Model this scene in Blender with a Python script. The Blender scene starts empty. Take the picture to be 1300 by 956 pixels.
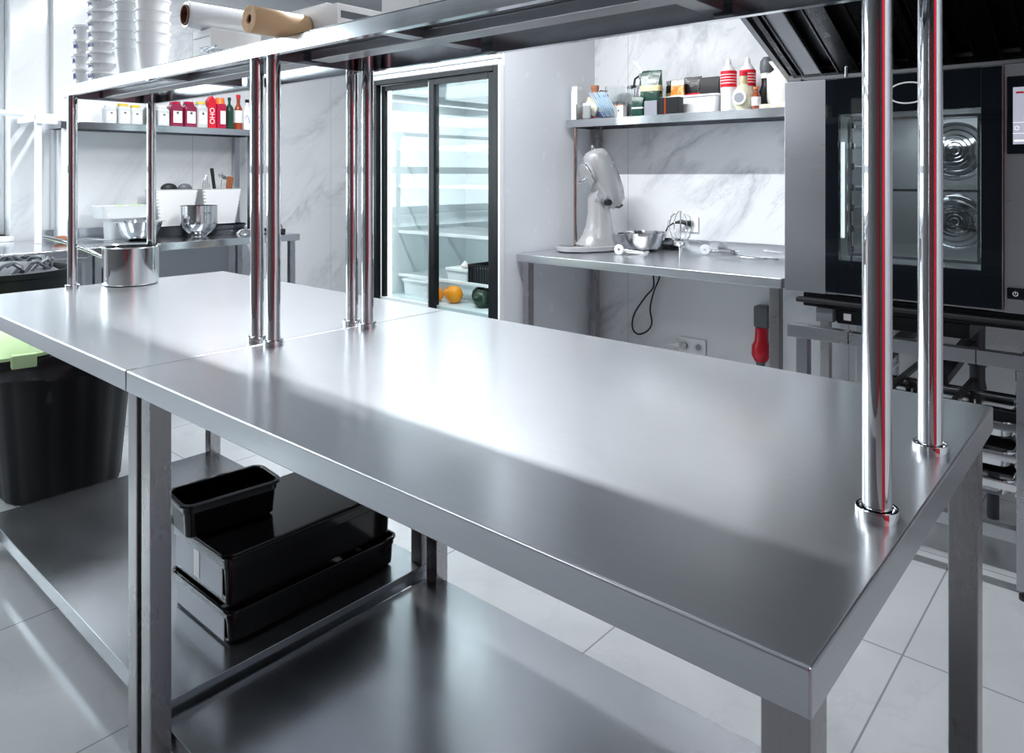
import bpy, bmesh, math, random
from mathutils import Vector, Matrix
random.seed(7)
PI = math.pi
SC = bpy.context.scene
COL = SC.collection

# ------------------------------------------------------------------ camera
cam_d = bpy.data.cameras.new('camera')
cam = bpy.data.objects.new('camera', cam_d)
COL.objects.link(cam)
cam.location = (0, 0, 1.28)
cam.rotation_euler = (PI/2, 0, math.radians(41.23))
cam_d.sensor_width = 36
cam_d.lens = 929/1300*36
cam_d.shift_y = -256/1300
cam_d.clip_start = 0.02
SC.camera = cam

# ------------------------------------------------------------------ world, exposure
SC.view_settings.view_transform = 'Standard'
SC.view_settings.look = 'None'
SC.view_settings.gamma = 1
SC.view_settings.use_curve_mapping = False
SC.view_settings.exposure = 0.14
W = bpy.data.worlds.new('sky')
SC.world = W
W.use_nodes = True
bg = W.node_tree.nodes['Background']
bg.inputs[0].default_value = (0.86, 0.93, 1.0, 1)
bg.inputs[1].default_value = 3.0


def area(name, loc, rot, sx, sy, power, color=(0.95, 0.975, 1)):
    l = bpy.data.lights.new(name, 'AREA')
    l.shape = 'RECTANGLE'
    l.size = sx
    l.size_y = sy
    l.energy = power
    l.color = color
    o = bpy.data.objects.new(name, l)
    o.location = loc
    o.rotation_euler = rot
    COL.objects.link(o)
    return o


# daylight outside the window on the left
area('window_daylight', (-5.62, -0.45, 1.75), (0, -PI/2, 0), 1.8, 3.6, 95, (0.92, 0.96, 1))


# ------------------------------------------------------------------ materials
class NT:
    def __init__(s, name):
        s.m = bpy.data.materials.new(name)
        s.m.use_nodes = True
        s.t = s.m.node_tree
        s.b = s.t.nodes['Principled BSDF']

    def n(s, typ, **kw):
        nd = s.t.nodes.new(typ)
        for k, v in kw.items():
            setattr(nd, k, v)
        return nd

    def l(s, a, b):
        s.t.links.new(a, b)

    def math(s, op, a, b=None, c=None):
        nd = s.n('ShaderNodeMath', operation=op)
        for i, v in enumerate((a, b, c)):
            if v is None:
                continue
            if isinstance(v, (int, float)):
                nd.inputs[i].default_value = v
            else:
                s.l(v, nd.inputs[i])
        return nd.outputs[0]

    def coords(s, scale=(1, 1, 1)):
        tc = s.n('ShaderNodeTexCoord')
        mp = s.n('ShaderNodeMapping')
        mp.inputs['Scale'].default_value = scale
        s.l(tc.outputs['Object'], mp.inputs[0])
        return mp.outputs[0]

    def noise(s, scale, vec=None, detail=4, rough=0.5, dist=0.0):
        nd = s.n('ShaderNodeTexNoise')
        nd.inputs['Scale'].default_value = scale
        nd.inputs['Detail'].default_value = detail
        nd.inputs['Roughness'].default_value = rough
        nd.inputs['Distortion'].default_value = dist
        if vec:
            s.l(vec, nd.inputs['Vector'])
        return nd.outputs['Fac']

    def ramp(s, fac, stops):
        nd = s.n('ShaderNodeValToRGB')
        el = nd.color_ramp.elements
        while len(el) < len(stops):
            el.new(0.5)
        for e, (p, c) in zip(el, stops):
            e.position = p
            e.color = (c, c, c, 1) if isinstance(c, (int, float)) else (*c, 1)
        s.l(fac, nd.inputs[0])
        return nd.outputs[0]

    def bump(s, h, strength, dist=0.01):
        nd = s.n('ShaderNodeBump')
        nd.inputs['Strength'].default_value = strength
        nd.inputs['Distance'].default_value = dist
        s.l(h, nd.inputs['Height'])
        s.l(nd.outputs[0], s.b.inputs['Normal'])

    def mix(s, fac, a, b):
        nd = s.n('ShaderNodeMix', data_type='RGBA')
        if isinstance(fac, (int, float)):
            nd.inputs[0].default_value = fac
        else:
            s.l(fac, nd.inputs[0])
        for i, v in ((6, a), (7, b)):
            if isinstance(v, tuple):
                nd.inputs[i].default_value = (*v, 1)
            else:
                s.l(v, nd.inputs[i])
        return nd.outputs[2]


def plain(name, col, rough=0.5, metal=0.0, spec=0.5, coat=0.0, trans=0.0, alpha=1.0, ior=1.45, emis=None, es=0.0, var=0.0):
    k = NT(name)
    b = k.b
    b.inputs['Base Color'].default_value = (*col, 1)
    b.inputs['Roughness'].default_value = rough
    b.inputs['Metallic'].default_value = metal
    b.inputs['Specular IOR Level'].default_value = spec
    b.inputs['Coat Weight'].default_value = coat
    b.inputs['Transmission Weight'].default_value = trans
    b.inputs['Alpha'].default_value = alpha
    b.inputs['IOR'].default_value = ior
    if emis:
        b.inputs['Emission Color'].default_value = (*emis, 1)
        b.inputs['Emission Strength'].default_value = es
    # a touch of procedural variation so that nothing is perfectly even
    f = k.noise(14, k.coords(), 3)
    k.l(k.ramp(f, [(0.3, max(0.0, rough-0.03-var)), (0.7, min(1.0, rough+0.03+var))]), b.inputs['Roughness'])
    return k.m


def steel(name, col=(0.58, 0.6, 0.63), r0=0.16, r1=0.3, grain=(1, 40, 40), smudge=3.0, bump=0.02, wide=0.0, wide_r=0.42):
    k = NT(name)
    b = k.b
    b.inputs['Metallic'].default_value = 1
    g = k.noise(12, k.coords(grain), 6, 0.7)
    s_ = k.noise(smudge, k.coords((1, 1.6, 1)), 5, 0.6, 0.6)
    rr = k.math('MULTIPLY_ADD', s_, (r1-r0)*1.6, r0-0.3*(r1-r0))
    rr = k.math('MULTIPLY_ADD', g, 0.06, rr)
    k.l(rr, b.inputs['Roughness'])
    c = k.mix(g, tuple(x*0.9 for x in col), tuple(min(1, x*1.08) for x in col))
    k.l(c, b.inputs['Base Color'])
    k.bump(g, bump, 0.004)
    if wide:
        # fine scratches scatter part of the light much wider
        p2 = k.n('ShaderNodeBsdfPrincipled')
        p2.inputs['Metallic'].default_value = 1
        p2.inputs['Roughness'].default_value = wide_r
        k.l(c, p2.inputs['Base Color'])
        mx = k.n('ShaderNodeMixShader')
        mx.inputs[0].default_value = wide
        k.l(b.outputs[0], mx.inputs[1])
        k.l(p2.outputs[0], mx.inputs[2])
        out = [nd for nd in k.t.nodes if nd.type == 'OUTPUT_MATERIAL'][0]
        k.l(mx.outputs[0], out.inputs[0])
    return k.m


def marble(name, seam_axis='x', seam0=0.0, seam=0.6, base=(0.80, 0.82, 0.84), hseam=3.0, amount=0.6, off=(0, 0), mlo=0.40):
    k = NT(name)
    b = k.b
    co = k.coords()
    sp = k.n('ShaderNodeSeparateXYZ')
    k.l(co, sp.inputs[0])
    xy = k.math('ADD', sp.outputs[0], sp.outputs[1])
    al = k.math('MULTIPLY_ADD', xy, 0.77, k.math('MULTIPLY', sp.outputs[2], 0.64))
    ac = k.math('MULTIPLY_ADD', xy, -0.64, k.math('MULTIPLY', sp.outputs[2], 0.77))
    cv = k.n('ShaderNodeCombineXYZ')
    k.l(k.math('MULTIPLY_ADD', al, 0.55, off[0]), cv.inputs[0])
    cv.inputs[2].default_value = off[1]
    k.l(k.math('MULTIPLY', ac, 1.5), cv.inputs[1])
    dv = cv.outputs[0]
    n1 = k.noise(1.15, dv, 9, 0.62, 0.7)
    v = k.math('ABSOLUTE', k.math('SUBTRACT', n1, 0.5))
    vein = k.ramp(v, [(0.0, 1.0), (0.014, 0.6), (0.06, 0.0)])
    n2 = k.noise(2.6, dv, 8, 0.62, 0.9)
    v2 = k.math('ABSOLUTE', k.math('SUBTRACT', n2, 0.47))
    vein2 = k.ramp(v2, [(0.0, 0.6), (0.006, 0.2), (0.02, 0.0)])
    mask = k.ramp(k.noise(1.3, dv, 2), [(mlo, 0.0), (mlo+0.15, 1.0)])
    f = k.math('MULTIPLY', k.math('MAXIMUM', vein, vein2), mask)
    cloud = k.ramp(k.noise(0.8, co, 5, 0.6), [(0.3, tuple(x*0.93 for x in base)), (0.7, base)])
    c = k.mix(k.math('MULTIPLY', f, amount), cloud, (0.36, 0.38, 0.42))
    sx = k.n('ShaderNodeSeparateXYZ')
    k.l(co, sx.inputs[0])
    lines = None
    for ax, s0, w in ((seam_axis, seam0, seam), ('z', 0.12, hseam or 1.2)):
        o = sx.outputs['xyz'.index(ax)]
        fr = k.math('FRACT', k.math('DIVIDE', k.math('SUBTRACT', o, s0-50*w), w))
        ln = k.math('LESS_THAN', fr, 0.004/w)
        lines = ln if lines is None else k.math('MAXIMUM', lines, ln)
    c = k.mix(lines, c, (0.5, 0.52, 0.55))
    k.l(c, b.inputs['Base Color'])
    b.inputs['Roughness'].default_value = 0.16
    b.inputs['Specular IOR Level'].default_value = 0.5
    return k.m


def floor_mat():
    k = NT('floor_tile')
    b = k.b
    co = k.coords()
    sx = k.n('ShaderNodeSeparateXYZ')
    k.l(co, sx.inputs[0])
    w = 0.645
    lines = None
    for i, s0 in ((0, -1.15), (1, 1.505)):
        fr = k.math('FRACT', k.math('DIVIDE', k.math('SUBTRACT', sx.outputs[i], s0-50*w), w))
        ln = k.math('LESS_THAN', fr, 0.005/w)
        lines = ln if lines is None else k.math('MAXIMUM', lines, ln)
    n = k.noise(1.6, co, 7, 0.6, 0.8)
    cl = k.ramp(n, [(0.3, (0.40, 0.42, 0.44)), (0.7, (0.48, 0.50, 0.52))])
    v = k.math('ABSOLUTE', k.math('SUBTRACT', k.noise(1.3, co, 8, 0.6, 1.2), 0.5))
    cl = k.mix(k.math('MULTIPLY', k.ramp(v, [(0, 1.0), (0.02, 0.0)]), 0.25), cl, (0.35, 0.37, 0.4))
    k.l(k.mix(lines, cl, (0.22, 0.23, 0.25)), b.inputs['Base Color'])
    b.inputs['Roughness'].default_value = 0.12
    return k.m


M = {}
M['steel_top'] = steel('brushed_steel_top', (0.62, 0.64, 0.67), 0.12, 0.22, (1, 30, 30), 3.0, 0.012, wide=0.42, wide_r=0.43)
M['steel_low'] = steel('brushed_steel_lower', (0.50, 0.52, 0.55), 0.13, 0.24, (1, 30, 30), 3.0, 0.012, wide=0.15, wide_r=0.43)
M['steel'] = steel('brushed_steel', (0.50, 0.51, 0.54), 0.2, 0.34, (1, 1, 40), 4, 0.02)
M['steel_v'] = steel('brushed_steel_upright', (0.40, 0.39, 0.40), 0.2, 0.3, (60, 60, 1), 5, 0.003)
M['steel_shelf'] = steel('shelf_steel', (0.66, 0.68, 0.71), 0.07, 0.16, (1, 30, 30), 4, 0.01)
M['steel_oven'] = steel('oven_steel', (0.52, 0.53, 0.56), 0.22, 0.3, (1, 1, 60), 2, 0.002)
M['steel_bright'] = steel('polished_steel', (0.78, 0.79, 0.8), 0.04, 0.1, (1, 1, 1), 6, 0.0)
M['chrome'] = plain('chrome', (0.86, 0.87, 0.89), 0.035, 1.0)
M['hood_steel'] = steel('hood_steel', (0.13, 0.13, 0.135), 0.22, 0.34, (30, 1, 1), 4, 0.01)
M['hood_rim'] = steel('hood_rim_steel', (0.33, 0.33, 0.345), 0.25, 0.4, (30, 1, 1), 4, 0.01)
M['marble_left'] = marble('marble_tile_left', 'y', 2.49, 1.2, amount=0.5, mlo=0.46)
M['marble_back'] = marble('marble_tile_back', 'x', -2.27, 1.2, amount=0.65, off=(3.3, 1.7), mlo=0.38)
M['marble_plain'] = marble('marble_tile_alcove', 'x', -4.9, 1.2)
M['floor'] = floor_mat()
M['ceiling'] = plain('ceiling_paint', (0.55, 0.56, 0.58), 0.8)
M['paint_white'] = plain('white_wall_panel', (0.74, 0.77, 0.81), 0.25)
M['paint_grey'] = plain('grey_wall_paint', (0.09, 0.088, 0.09), 0.7)
M['white_frame'] = plain('white_window_frame', (0.82, 0.84, 0.87), 0.35)
M['white_plastic'] = plain('white_plastic', (0.86, 0.87, 0.88), 0.35)
M['white_enamel'] = plain('white_enamel', (0.78, 0.79, 0.79), 0.12, coat=0.6)
M['mixer_silver'] = plain('mixer_enamel', (0.44, 0.45, 0.46), 0.25, metal=0.3, coat=0.6)
M['clear_plastic'] = plain('translucent_plastic', (0.86, 0.89, 0.91), 0.25, trans=0.15)
M['glass'] = plain('clear_glass', (0.95, 0.98, 0.98), 0.01, trans=1.0, ior=1.45)
M['thin_glass'] = None
M['black_gloss'] = plain('black_polycarbonate', (0.004, 0.004, 0.005), 0.09)
M['black_matte'] = plain('black_rubber', (0.012, 0.012, 0.014), 0.5)
M['black_frame'] = plain('black_aluminium', (0.006, 0.007, 0.009), 0.35, spec=0.35)
M['bin_black'] = plain('bin_plastic', (0.004, 0.0045, 0.006), 0.45, spec=0.3)
M['liner_black'] = plain('liner_film', (0.012, 0.012, 0.014), 0.2)
M['lid_green'] = plain('green_plastic', (0.48, 0.66, 0.36), 0.4)
M['dark_glass'] = plain('dark_oven_glass', (0.004, 0.006, 0.009), 0.04, spec=0.35)
M['grey_plastic'] = plain('grey_plastic', (0.12, 0.13, 0.145), 0.4)
M['pipe_grey'] = plain('drain_pipe_plastic', (0.06, 0.065, 0.08), 0.35)
M['brown_card'] = plain('cardboard_core', (0.20, 0.09, 0.06), 0.8)
M['parchment'] = plain('parchment_paper', (0.80, 0.55, 0.32), 0.55)
M['film'] = plain('stretch_film', (0.80, 0.83, 0.86), 0.15, coat=0.8)
M['film_foil'] = plain('crumpled_film', (0.8, 0.83, 0.86), 0.1, metal=0.6)
M['paper_white'] = plain('paper_label', (0.86, 0.87, 0.87), 0.6)
M['paper_cream'] = plain('cream_paper', (0.78, 0.72, 0.58), 0.6)
M['red'] = plain('red_plastic', (0.62, 0.012, 0.03), 0.3)
M['red_paint'] = plain('red_paint', (0.75, 0.01, 0.03), 0.4)
M['crimson'] = plain('crimson_syrup', (0.42, 0.01, 0.05), 0.08, coat=0.4)
M['pink_tub'] = plain('dark_pink_jam', (0.22, 0.015, 0.05), 0.12, coat=0.4)
M['orange_syrup'] = plain('orange_plastic', (0.85, 0.2, 0.04), 0.25)
M['yellow'] = plain('yellow_lid', (0.75, 0.55, 0.06), 0.35)
M['green_dark'] = plain('dark_green_glass', (0.01, 0.05, 0.03), 0.07, coat=0.5)
M['green_bag'] = plain('dark_green_bag', (0.02, 0.09, 0.06), 0.22)
M['gold'] = plain('gold_band', (0.60, 0.48, 0.22), 0.4)
M['amber'] = plain('amber_glass', (0.30, 0.05, 0.015), 0.08, coat=0.5)
M['cream_liqueur'] = plain('pale_yellow_glass', (0.72, 0.70, 0.52), 0.1, coat=0.5)
def mottled(name, c1, c2, scale, lo, hi, rough=0.3, stretch=(1, 1, 1)):
    k = NT(name)
    f = k.noise(scale, k.coords(stretch), 5, 0.6, 0.8)
    k.l(k.ramp(f, [(lo, c1), (hi, c2)]), k.b.inputs['Base Color'])
    k.b.inputs['Roughness'].default_value = rough
    k.bump(k.noise(scale*1.3, k.coords(), 4, 0.6, 1.0), 0.5, 0.006)
    return k.m


M['green_bag'] = mottled('dark_green_printed_foil', (0.008, 0.05, 0.035), (0.16, 0.26, 0.20), 16, 0.52, 0.72, 0.22)
M['snack_black'] = mottled('black_printed_foil', (0.006, 0.006, 0.008), (0.35, 0.3, 0.22), 24, 0.58, 0.70, 0.25)
M['snack_orange'] = mottled('orange_printed_foil', (0.75, 0.22, 0.01), (0.85, 0.62, 0.3), 30, 0.45, 0.6, 0.3)
M['gold'] = mottled('gold_printed_band', (0.60, 0.48, 0.22), (0.72, 0.64, 0.42), 30, 0.4, 0.6, 0.4)
M['powder_white'] = mottled('white_powder_in_bag', (0.50, 0.46, 0.42), (0.80, 0.78, 0.76), 14, 0.35, 0.6, 0.35)
M['paper_cream'] = mottled('cream_printed_paper', (0.60, 0.55, 0.40), (0.84, 0.82, 0.74), 26, 0.42, 0.6, 0.5)
M['orange_fruit'] = plain('orange_peel', (0.9, 0.32, 0.01), 0.4)
M['avocado'] = plain('dark_green_peel', (0.012, 0.035, 0.02), 0.35)
M['garlic'] = plain('garlic_skin', (0.75, 0.66, 0.62), 0.5)
M['blue_straw'] = plain('pale_blue_plastic', (0.45, 0.62, 0.78), 0.3)
M['blue_ink'] = plain('blue_marker_ink', (0.12, 0.12, 0.45), 0.5)
M['wood'] = plain('brown_wood', (0.30, 0.10, 0.04), 0.45)
M['brown_spice'] = plain('brown_powder', (0.45, 0.2, 0.1), 0.7)
M['copper_reflection'] = plain('steel_copper_reflection', (0.55, 0.42, 0.38), 0.12, 1.0)  # steel post; its copper reflection is put into the base colour
M['powder_white'] = plain('white_powder', (0.80, 0.77, 0.72), 0.8)
M['screen'] = plain('oven_screen', (0.3, 0.3, 0.36), 0.2, emis=(0.5, 0.52, 0.62), es=0.5)
M['screen_line'] = plain('screen_light_marks', (0.9, 0.92, 0.95), 0.3, emis=(0.9, 0.92, 0.95), es=0.9)
M['cavity'] = steel('oven_cavity_steel', (0.66, 0.68, 0.69), 0.3, 0.45, (3, 3, 3), 8, 0.03)
M['lamp'] = plain('lamp_diffuser', (1, 1, 1), 0.5, emis=(0.95, 0.98, 1), es=7.0)
M['oven_lamp'] = plain('oven_lamp_glass', (1, 1, 1), 0.5, emis=(0.92, 0.98, 1), es=2.0)
M['fridge_lamp'] = plain('fridge_lamp_tube', (1, 1, 1), 0.5, emis=(0.94, 0.98, 1), es=3.5)
M['fridge_inside'] = plain('fridge_liner', (0.62, 0.68, 0.70), 0.35)
M['leaf'] = plain('foliage', (0.16, 0.22, 0.12), 0.8)
M['bark'] = plain('bark', (0.12, 0.1, 0.08), 0.9)
M['dark_tin'] = steel('dark_cake_tin', (0.10, 0.105, 0.12), 0.3, 0.45, (1, 1, 20), 5, 0.01)
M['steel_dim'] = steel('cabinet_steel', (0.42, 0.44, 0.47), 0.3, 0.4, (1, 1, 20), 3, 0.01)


def thin_glass(name, tint, refl):
    k = NT(name)
    t = k.t
    for nd in list(t.nodes):
        if nd.type == 'BSDF_PRINCIPLED':
            t.nodes.remove(nd)
    out = [nd for nd in t.nodes if nd.type == 'OUTPUT_MATERIAL'][0]
    tr = t.nodes.new('ShaderNodeBsdfTransparent')
    tr.inputs[0].default_value = (*tint, 1)
    gl = t.nodes.new('ShaderNodeBsdfGlossy')
    gl.inputs['Roughness'].default_value = 0.01
    fr = t.nodes.new('ShaderNodeLayerWeight')
    fr.inputs[0].default_value = 0.5
    pw = t.nodes.new('ShaderNodeMath')
    pw.operation = 'POWER'
    pw.inputs[1].default_value = 4.0
    t.links.new(fr.outputs['Facing'], pw.inputs[0])
    mu = t.nodes.new('ShaderNodeMath')
    mu.operation = 'MULTIPLY_ADD'
    mu.inputs[1].default_value = 0.6
    mu.inputs[2].default_value = refl
    mx = t.nodes.new('ShaderNodeMixShader')
    t.links.new(pw.outputs[0], mu.inputs[0])
    t.links.new(mu.outputs[0], mx.inputs[0])
    t.links.new(tr.outputs[0], mx.inputs[1])
    t.links.new(gl.outputs[0], mx.inputs[2])
    t.links.new(mx.outputs[0], out.inputs[0])
    return k.m


M['thin_glass'] = thin_glass('door_glass', (0.93, 0.97, 0.97), 0.06)
M['tinted_glass'] = thin_glass('tinted_oven_glass', (0.66, 0.70, 0.72), 0.07)


# ------------------------------------------------------------------ mesh builder
def root_origin(o):
    v = Vector((0, 0, 0))
    while o is not None:
        v += Vector(o.location)
        o = o.parent
    return v


class B:
    def __init__(s):
        s.bm = bmesh.new()

    def _bev(s, geom_edges, w, seg):
        bmesh.ops.bevel(s.bm, geom=geom_edges, offset=w, segments=seg, affect='EDGES', profile=0.5)

    def box(s, x0, x1, y0, y1, z0, z1, bev=0.0, seg=2, vertical_only=False, mat=None):
        t = bmesh.new()
        r = bmesh.ops.create_cube(t, size=1)
        for v in t.verts:
            v.co = Vector((x0 if v.co.x < 0 else x1, y0 if v.co.y < 0 else y1, z0 if v.co.z < 0 else z1))
        if bev > 0:
            ed = t.edges[:]
            if vertical_only:
                ed = [e for e in ed if abs(e.verts[0].co.z-e.verts[1].co.z) > 1e-6]
            bmesh.ops.bevel(t, geom=ed, offset=bev, segments=seg, affect='EDGES', profile=0.5)
        s.merge(t, mat)
        return s

    def merge(s, t, mat=None):
        if mat is not None:
            t.transform(mat)
        me = bpy.data.meshes.new('tmp')
        t.to_mesh(me)
        t.free()
        s.bm.from_mesh(me)
        bpy.data.meshes.remove(me)

    def cyl(s, p0, p1, r, r2=None, seg=32, caps=True):
        p0 = Vector(p0)
        p1 = Vector(p1)
        d = p1-p0
        L = d.length
        t = bmesh.new()
        bmesh.ops.create_cone(t, cap_ends=caps, cap_tris=False, segments=seg, radius1=r, radius2=r if r2 is None else r2, depth=L)
        q = d.to_track_quat('Z', 'Y')
        m = Matrix.Translation((p0+p1)/2) @ q.to_matrix().to_4x4()
        s.merge(t, m)
        return s

    def lathe(s, prof, c=(0, 0, 0), seg=40, axis=(0, 0, 1), sx=1.0, sy=1.0):
        """prof: list of (radius, height); closed where radius is 0"""
        t = bmesh.new()
        rings = []
        for r, h in prof:
            if r <= 1e-6:
                rings.append([t.verts.new((0, 0, h))])
            else:
                rings.append([t.verts.new((r*sx*math.cos(2*PI*i/seg), r*sy*math.sin(2*PI*i/seg), h)) for i in range(seg)])
        for a, b in zip(rings[:-1], rings[1:]):
            for i in range(seg):
                j = (i+1) % seg
                if len(a) == 1 and len(b) == 1:
                    continue
                if len(a) == 1:
                    t.faces.new((a[0], b[j], b[i]))
                elif len(b) == 1:
                    t.faces.new((a[i], a[j], b[0]))
                else:
                    t.faces.new((a[i], a[j], b[j], b[i]))
        bmesh.ops.recalc_face_normals(t, faces=t.faces[:])
        q = Vector(axis).to_track_quat('Z', 'Y')
        s.merge(t, Matrix.Translation(Vector(c)) @ q.to_matrix().to_4x4())
        return s

    def sphere(s, c, r, sx=1, sy=1, sz=1, seg=24):
        t = bmesh.new()
        bmesh.ops.create_uvsphere(t, u_segments=seg, v_segments=seg//2, radius=r)
        s.merge(t, Matrix.Translation(Vector(c)) @ Matrix.Diagonal((sx, sy, sz, 1)))
        return s

    def tube(s, pts, r, seg=10, closed=False):
        pts = [Vector(p) for p in pts]
        n = len(pts)
        t = bmesh.new()
        rings = []
        up = Vector((0, 0, 1))
        prev = None
        for i, p in enumerate(pts):
            if closed:
                d = pts[(i+1) % n]-pts[(i-1) % n]
            else:
                d = pts[min(i+1, n-1)]-pts[max(i-1, 0)]
            d.normalize()
            if prev is None:
                a = up if abs(d.dot(up)) < 0.9 else Vector((1, 0, 0))
                u = d.cross(a).normalized()
            else:
                u = (prev-d*prev.dot(d)).normalized()
            prev = u
            w = d.cross(u)
            rr = r(i/(n-1)) if callable(r) else r
            rings.append([t.verts.new(p+u*(rr*math.cos(2*PI*k/seg))+w*(rr*math.sin(2*PI*k/seg))) for k in range(seg)])
        rng = range(n) if closed else range(n-1)
        for i in rng:
            a, b = rings[i], rings[(i+1) % n]
            for k in range(seg):
                j = (k+1) % seg
                t.faces.new((a[k], a[j], b[j], b[k]))
        if not closed:
            t.faces.new(rings[0][::-1])
            t.faces.new(rings[-1])
        bmesh.ops.recalc_face_normals(t, faces=t.faces[:])
        s.merge(t)
        return s

    def loft(s, rings, caps=True):
        t = bmesh.new()
        rr = [[t.verts.new(p) for p in r] for r in rings]
        n = len(rr[0])
        for a, b in zip(rr[:-1], rr[1:]):
            for i in range(n):
                j = (i+1) % n
                t.faces.new((a[i], a[j], b[j], b[i]))
        if caps:
            t.faces.new(rr[0][::-1])
            t.faces.new(rr[-1])
        bmesh.ops.recalc_face_normals(t, faces=t.faces[:])
        s.merge(t)
        return s

    def prism(s, poly, axis, a0, a1):
        """poly in the two other axes, extruded along axis ('x','y','z')"""
        def mk(p, a):
            return {'x': (a, p[0], p[1]), 'y': (p[0], a, p[1]), 'z': (p[0], p[1], a)}[axis]
        s.loft([[mk(p, a0) for p in poly], [mk(p, a1) for p in poly]])
        return s

    def xf(s, m):
        s.bm.transform(m)
        return s

    def build(s, name, mat, parent=None, world=False, smooth=35, kind=None):
        if parent is not None and world:
            s.bm.transform(Matrix.Translation(-root_origin(parent)))
        loc = (0, 0, 0)
        if parent is None and kind != 'structure':
            xs = [v.co.x for v in s.bm.verts]
            ys = [v.co.y for v in s.bm.verts]
            zs = [v.co.z for v in s.bm.verts]
            loc = ((min(xs)+max(xs))/2, (min(ys)+max(ys))/2, min(zs))
            s.bm.transform(Matrix.Translation(-Vector(loc)))
        me = bpy.data.meshes.new(name)
        for f in s.bm.faces:
            f.smooth = True
        s.bm.to_mesh(me)
        s.bm.free()
        if smooth:
            me.set_sharp_from_angle(angle=math.radians(smooth))
        me.materials.append(mat if not isinstance(mat, str) else M[mat])
        o = bpy.data.objects.new(name, me)
        o.location = loc
        COL.objects.link(o)
        wn = o.modifiers.new('weighted_normals', 'WEIGHTED_NORMAL')
        wn.keep_sharp = True
        if parent is not None:
            o.parent = parent
        if kind:
            o['kind'] = kind
        return o


def thing(name, label, cat, loc=(0, 0, 0), rz=0.0, group=None):
    o = bpy.data.objects.new(name, None)
    o.empty_display_size = 0.05
    o.location = loc
    o.rotation_euler = (0, 0, rz)
    COL.objects.link(o)
    o['label'] = label
    o['category'] = cat
    if group:
        o['group'] = group
    return o


def tag(o, label, cat, group=None):
    o['label'] = label
    o['category'] = cat
    if group:
        o['group'] = group
    return o


def kids(o):
    return [c for c in COL.objects if c.parent == o]


def dup(root, loc=None, rz=None, label=None, group=None):
    r = root.copy()
    COL.objects.link(r)
    if loc is not None:
        r.location = loc
    if rz is not None:
        r.rotation_euler = (0, 0, rz)
    if label:
        r['label'] = label
    if group:
        r['group'] = group
    for ch in kids(root):
        c = ch.copy()
        COL.objects.link(c)
        c.parent = r
        for g in kids(ch):
            d = g.copy()
            COL.objects.link(d)
            d.parent = c
    return r


def S(name, b, mat):
    return b.build(name, mat, None, kind='structure')


def text_mesh(txt, size, name, mat, parent, m, depth=0.0006):
    cu = bpy.data.curves.new('t', 'FONT')
    cu.body = txt
    cu.size = size
    cu.extrude = depth
    cu.align_x = 'CENTER'
    cu.align_y = 'CENTER'
    ob = bpy.data.objects.new('t', cu)
    me = bpy.data.meshes.new_from_object(ob)
    bpy.data.objects.remove(ob)
    me.transform(m)
    me.name = name
    me.materials.clear()
    me.materials.append(M[mat])
    o = bpy.data.objects.new(name, me)
    COL.objects.link(o)
    o.parent = parent
    return o


# ================================================================== ROOM
XL, YB, YF, XR, ZC = -5.3, 3.6, -2.4, 2.0, 2.75
XP = -2.50          # right face of the partition beside the refrigerator
S('floor', B().box(XL-0.3, XR+0.1, YF-0.1, 4.4, -0.1, 0), 'floor')
S('ceiling', B().box(XL-0.3, XR+0.1, YF-0.1, 4.4, ZC, ZC+0.1), 'ceiling')
S('wall_back', B().box(XP-1.1, XR+0.1, YB, YB+0.12, 0, ZC), 'marble_back')
S('wall_alcove', B().box(XL-0.3, XP-1.1, 4.28, 4.4, 0, ZC), 'marble_plain')
S('wall_partition', B().box(-3.60, -3.56, 3.0, 4.28, 0, ZC), 'paint_white')
S('wall_side', B().box(XP-0.06, XP, 2.79, YB, 0, ZC), 'paint_white')
S('wall_right', B().box(XR, XR+0.1, YF, 4.4, 0, ZC), 'paint_grey')
S('unseen_panel_2', B().box(XR-0.02, XR, 0.42, YB, 0.02, 2.6, 0.003), 'paint_white')     # unseen white panel on the right wall, put in to mirror as a band in the posts
S('wall_front', B().box(XL-0.3, XR+0.1, YF-0.1, YF, 0, ZC), 'paint_grey')
# left wall: tiled part, then the set-back part around the window
S('wall_left', B().box(XL-0.3, XL, 1.59, 4.28, 0, ZC), 'marble_left')
b = B()
b.box(XL-0.3, XL-0.06, 1.37, 1.59, 0, ZC)
b.box(XL-0.3, XL-0.06, -2.3, 1.37, 0, 0.90)
b.box(XL-0.3, XL-0.06, -2.3, 1.37, 2.68, ZC)
b.box(XL-0.3, XL-0.06, YF, -2.3, 0, ZC)
S('wall_window', b, M['marble_left'])
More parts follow.
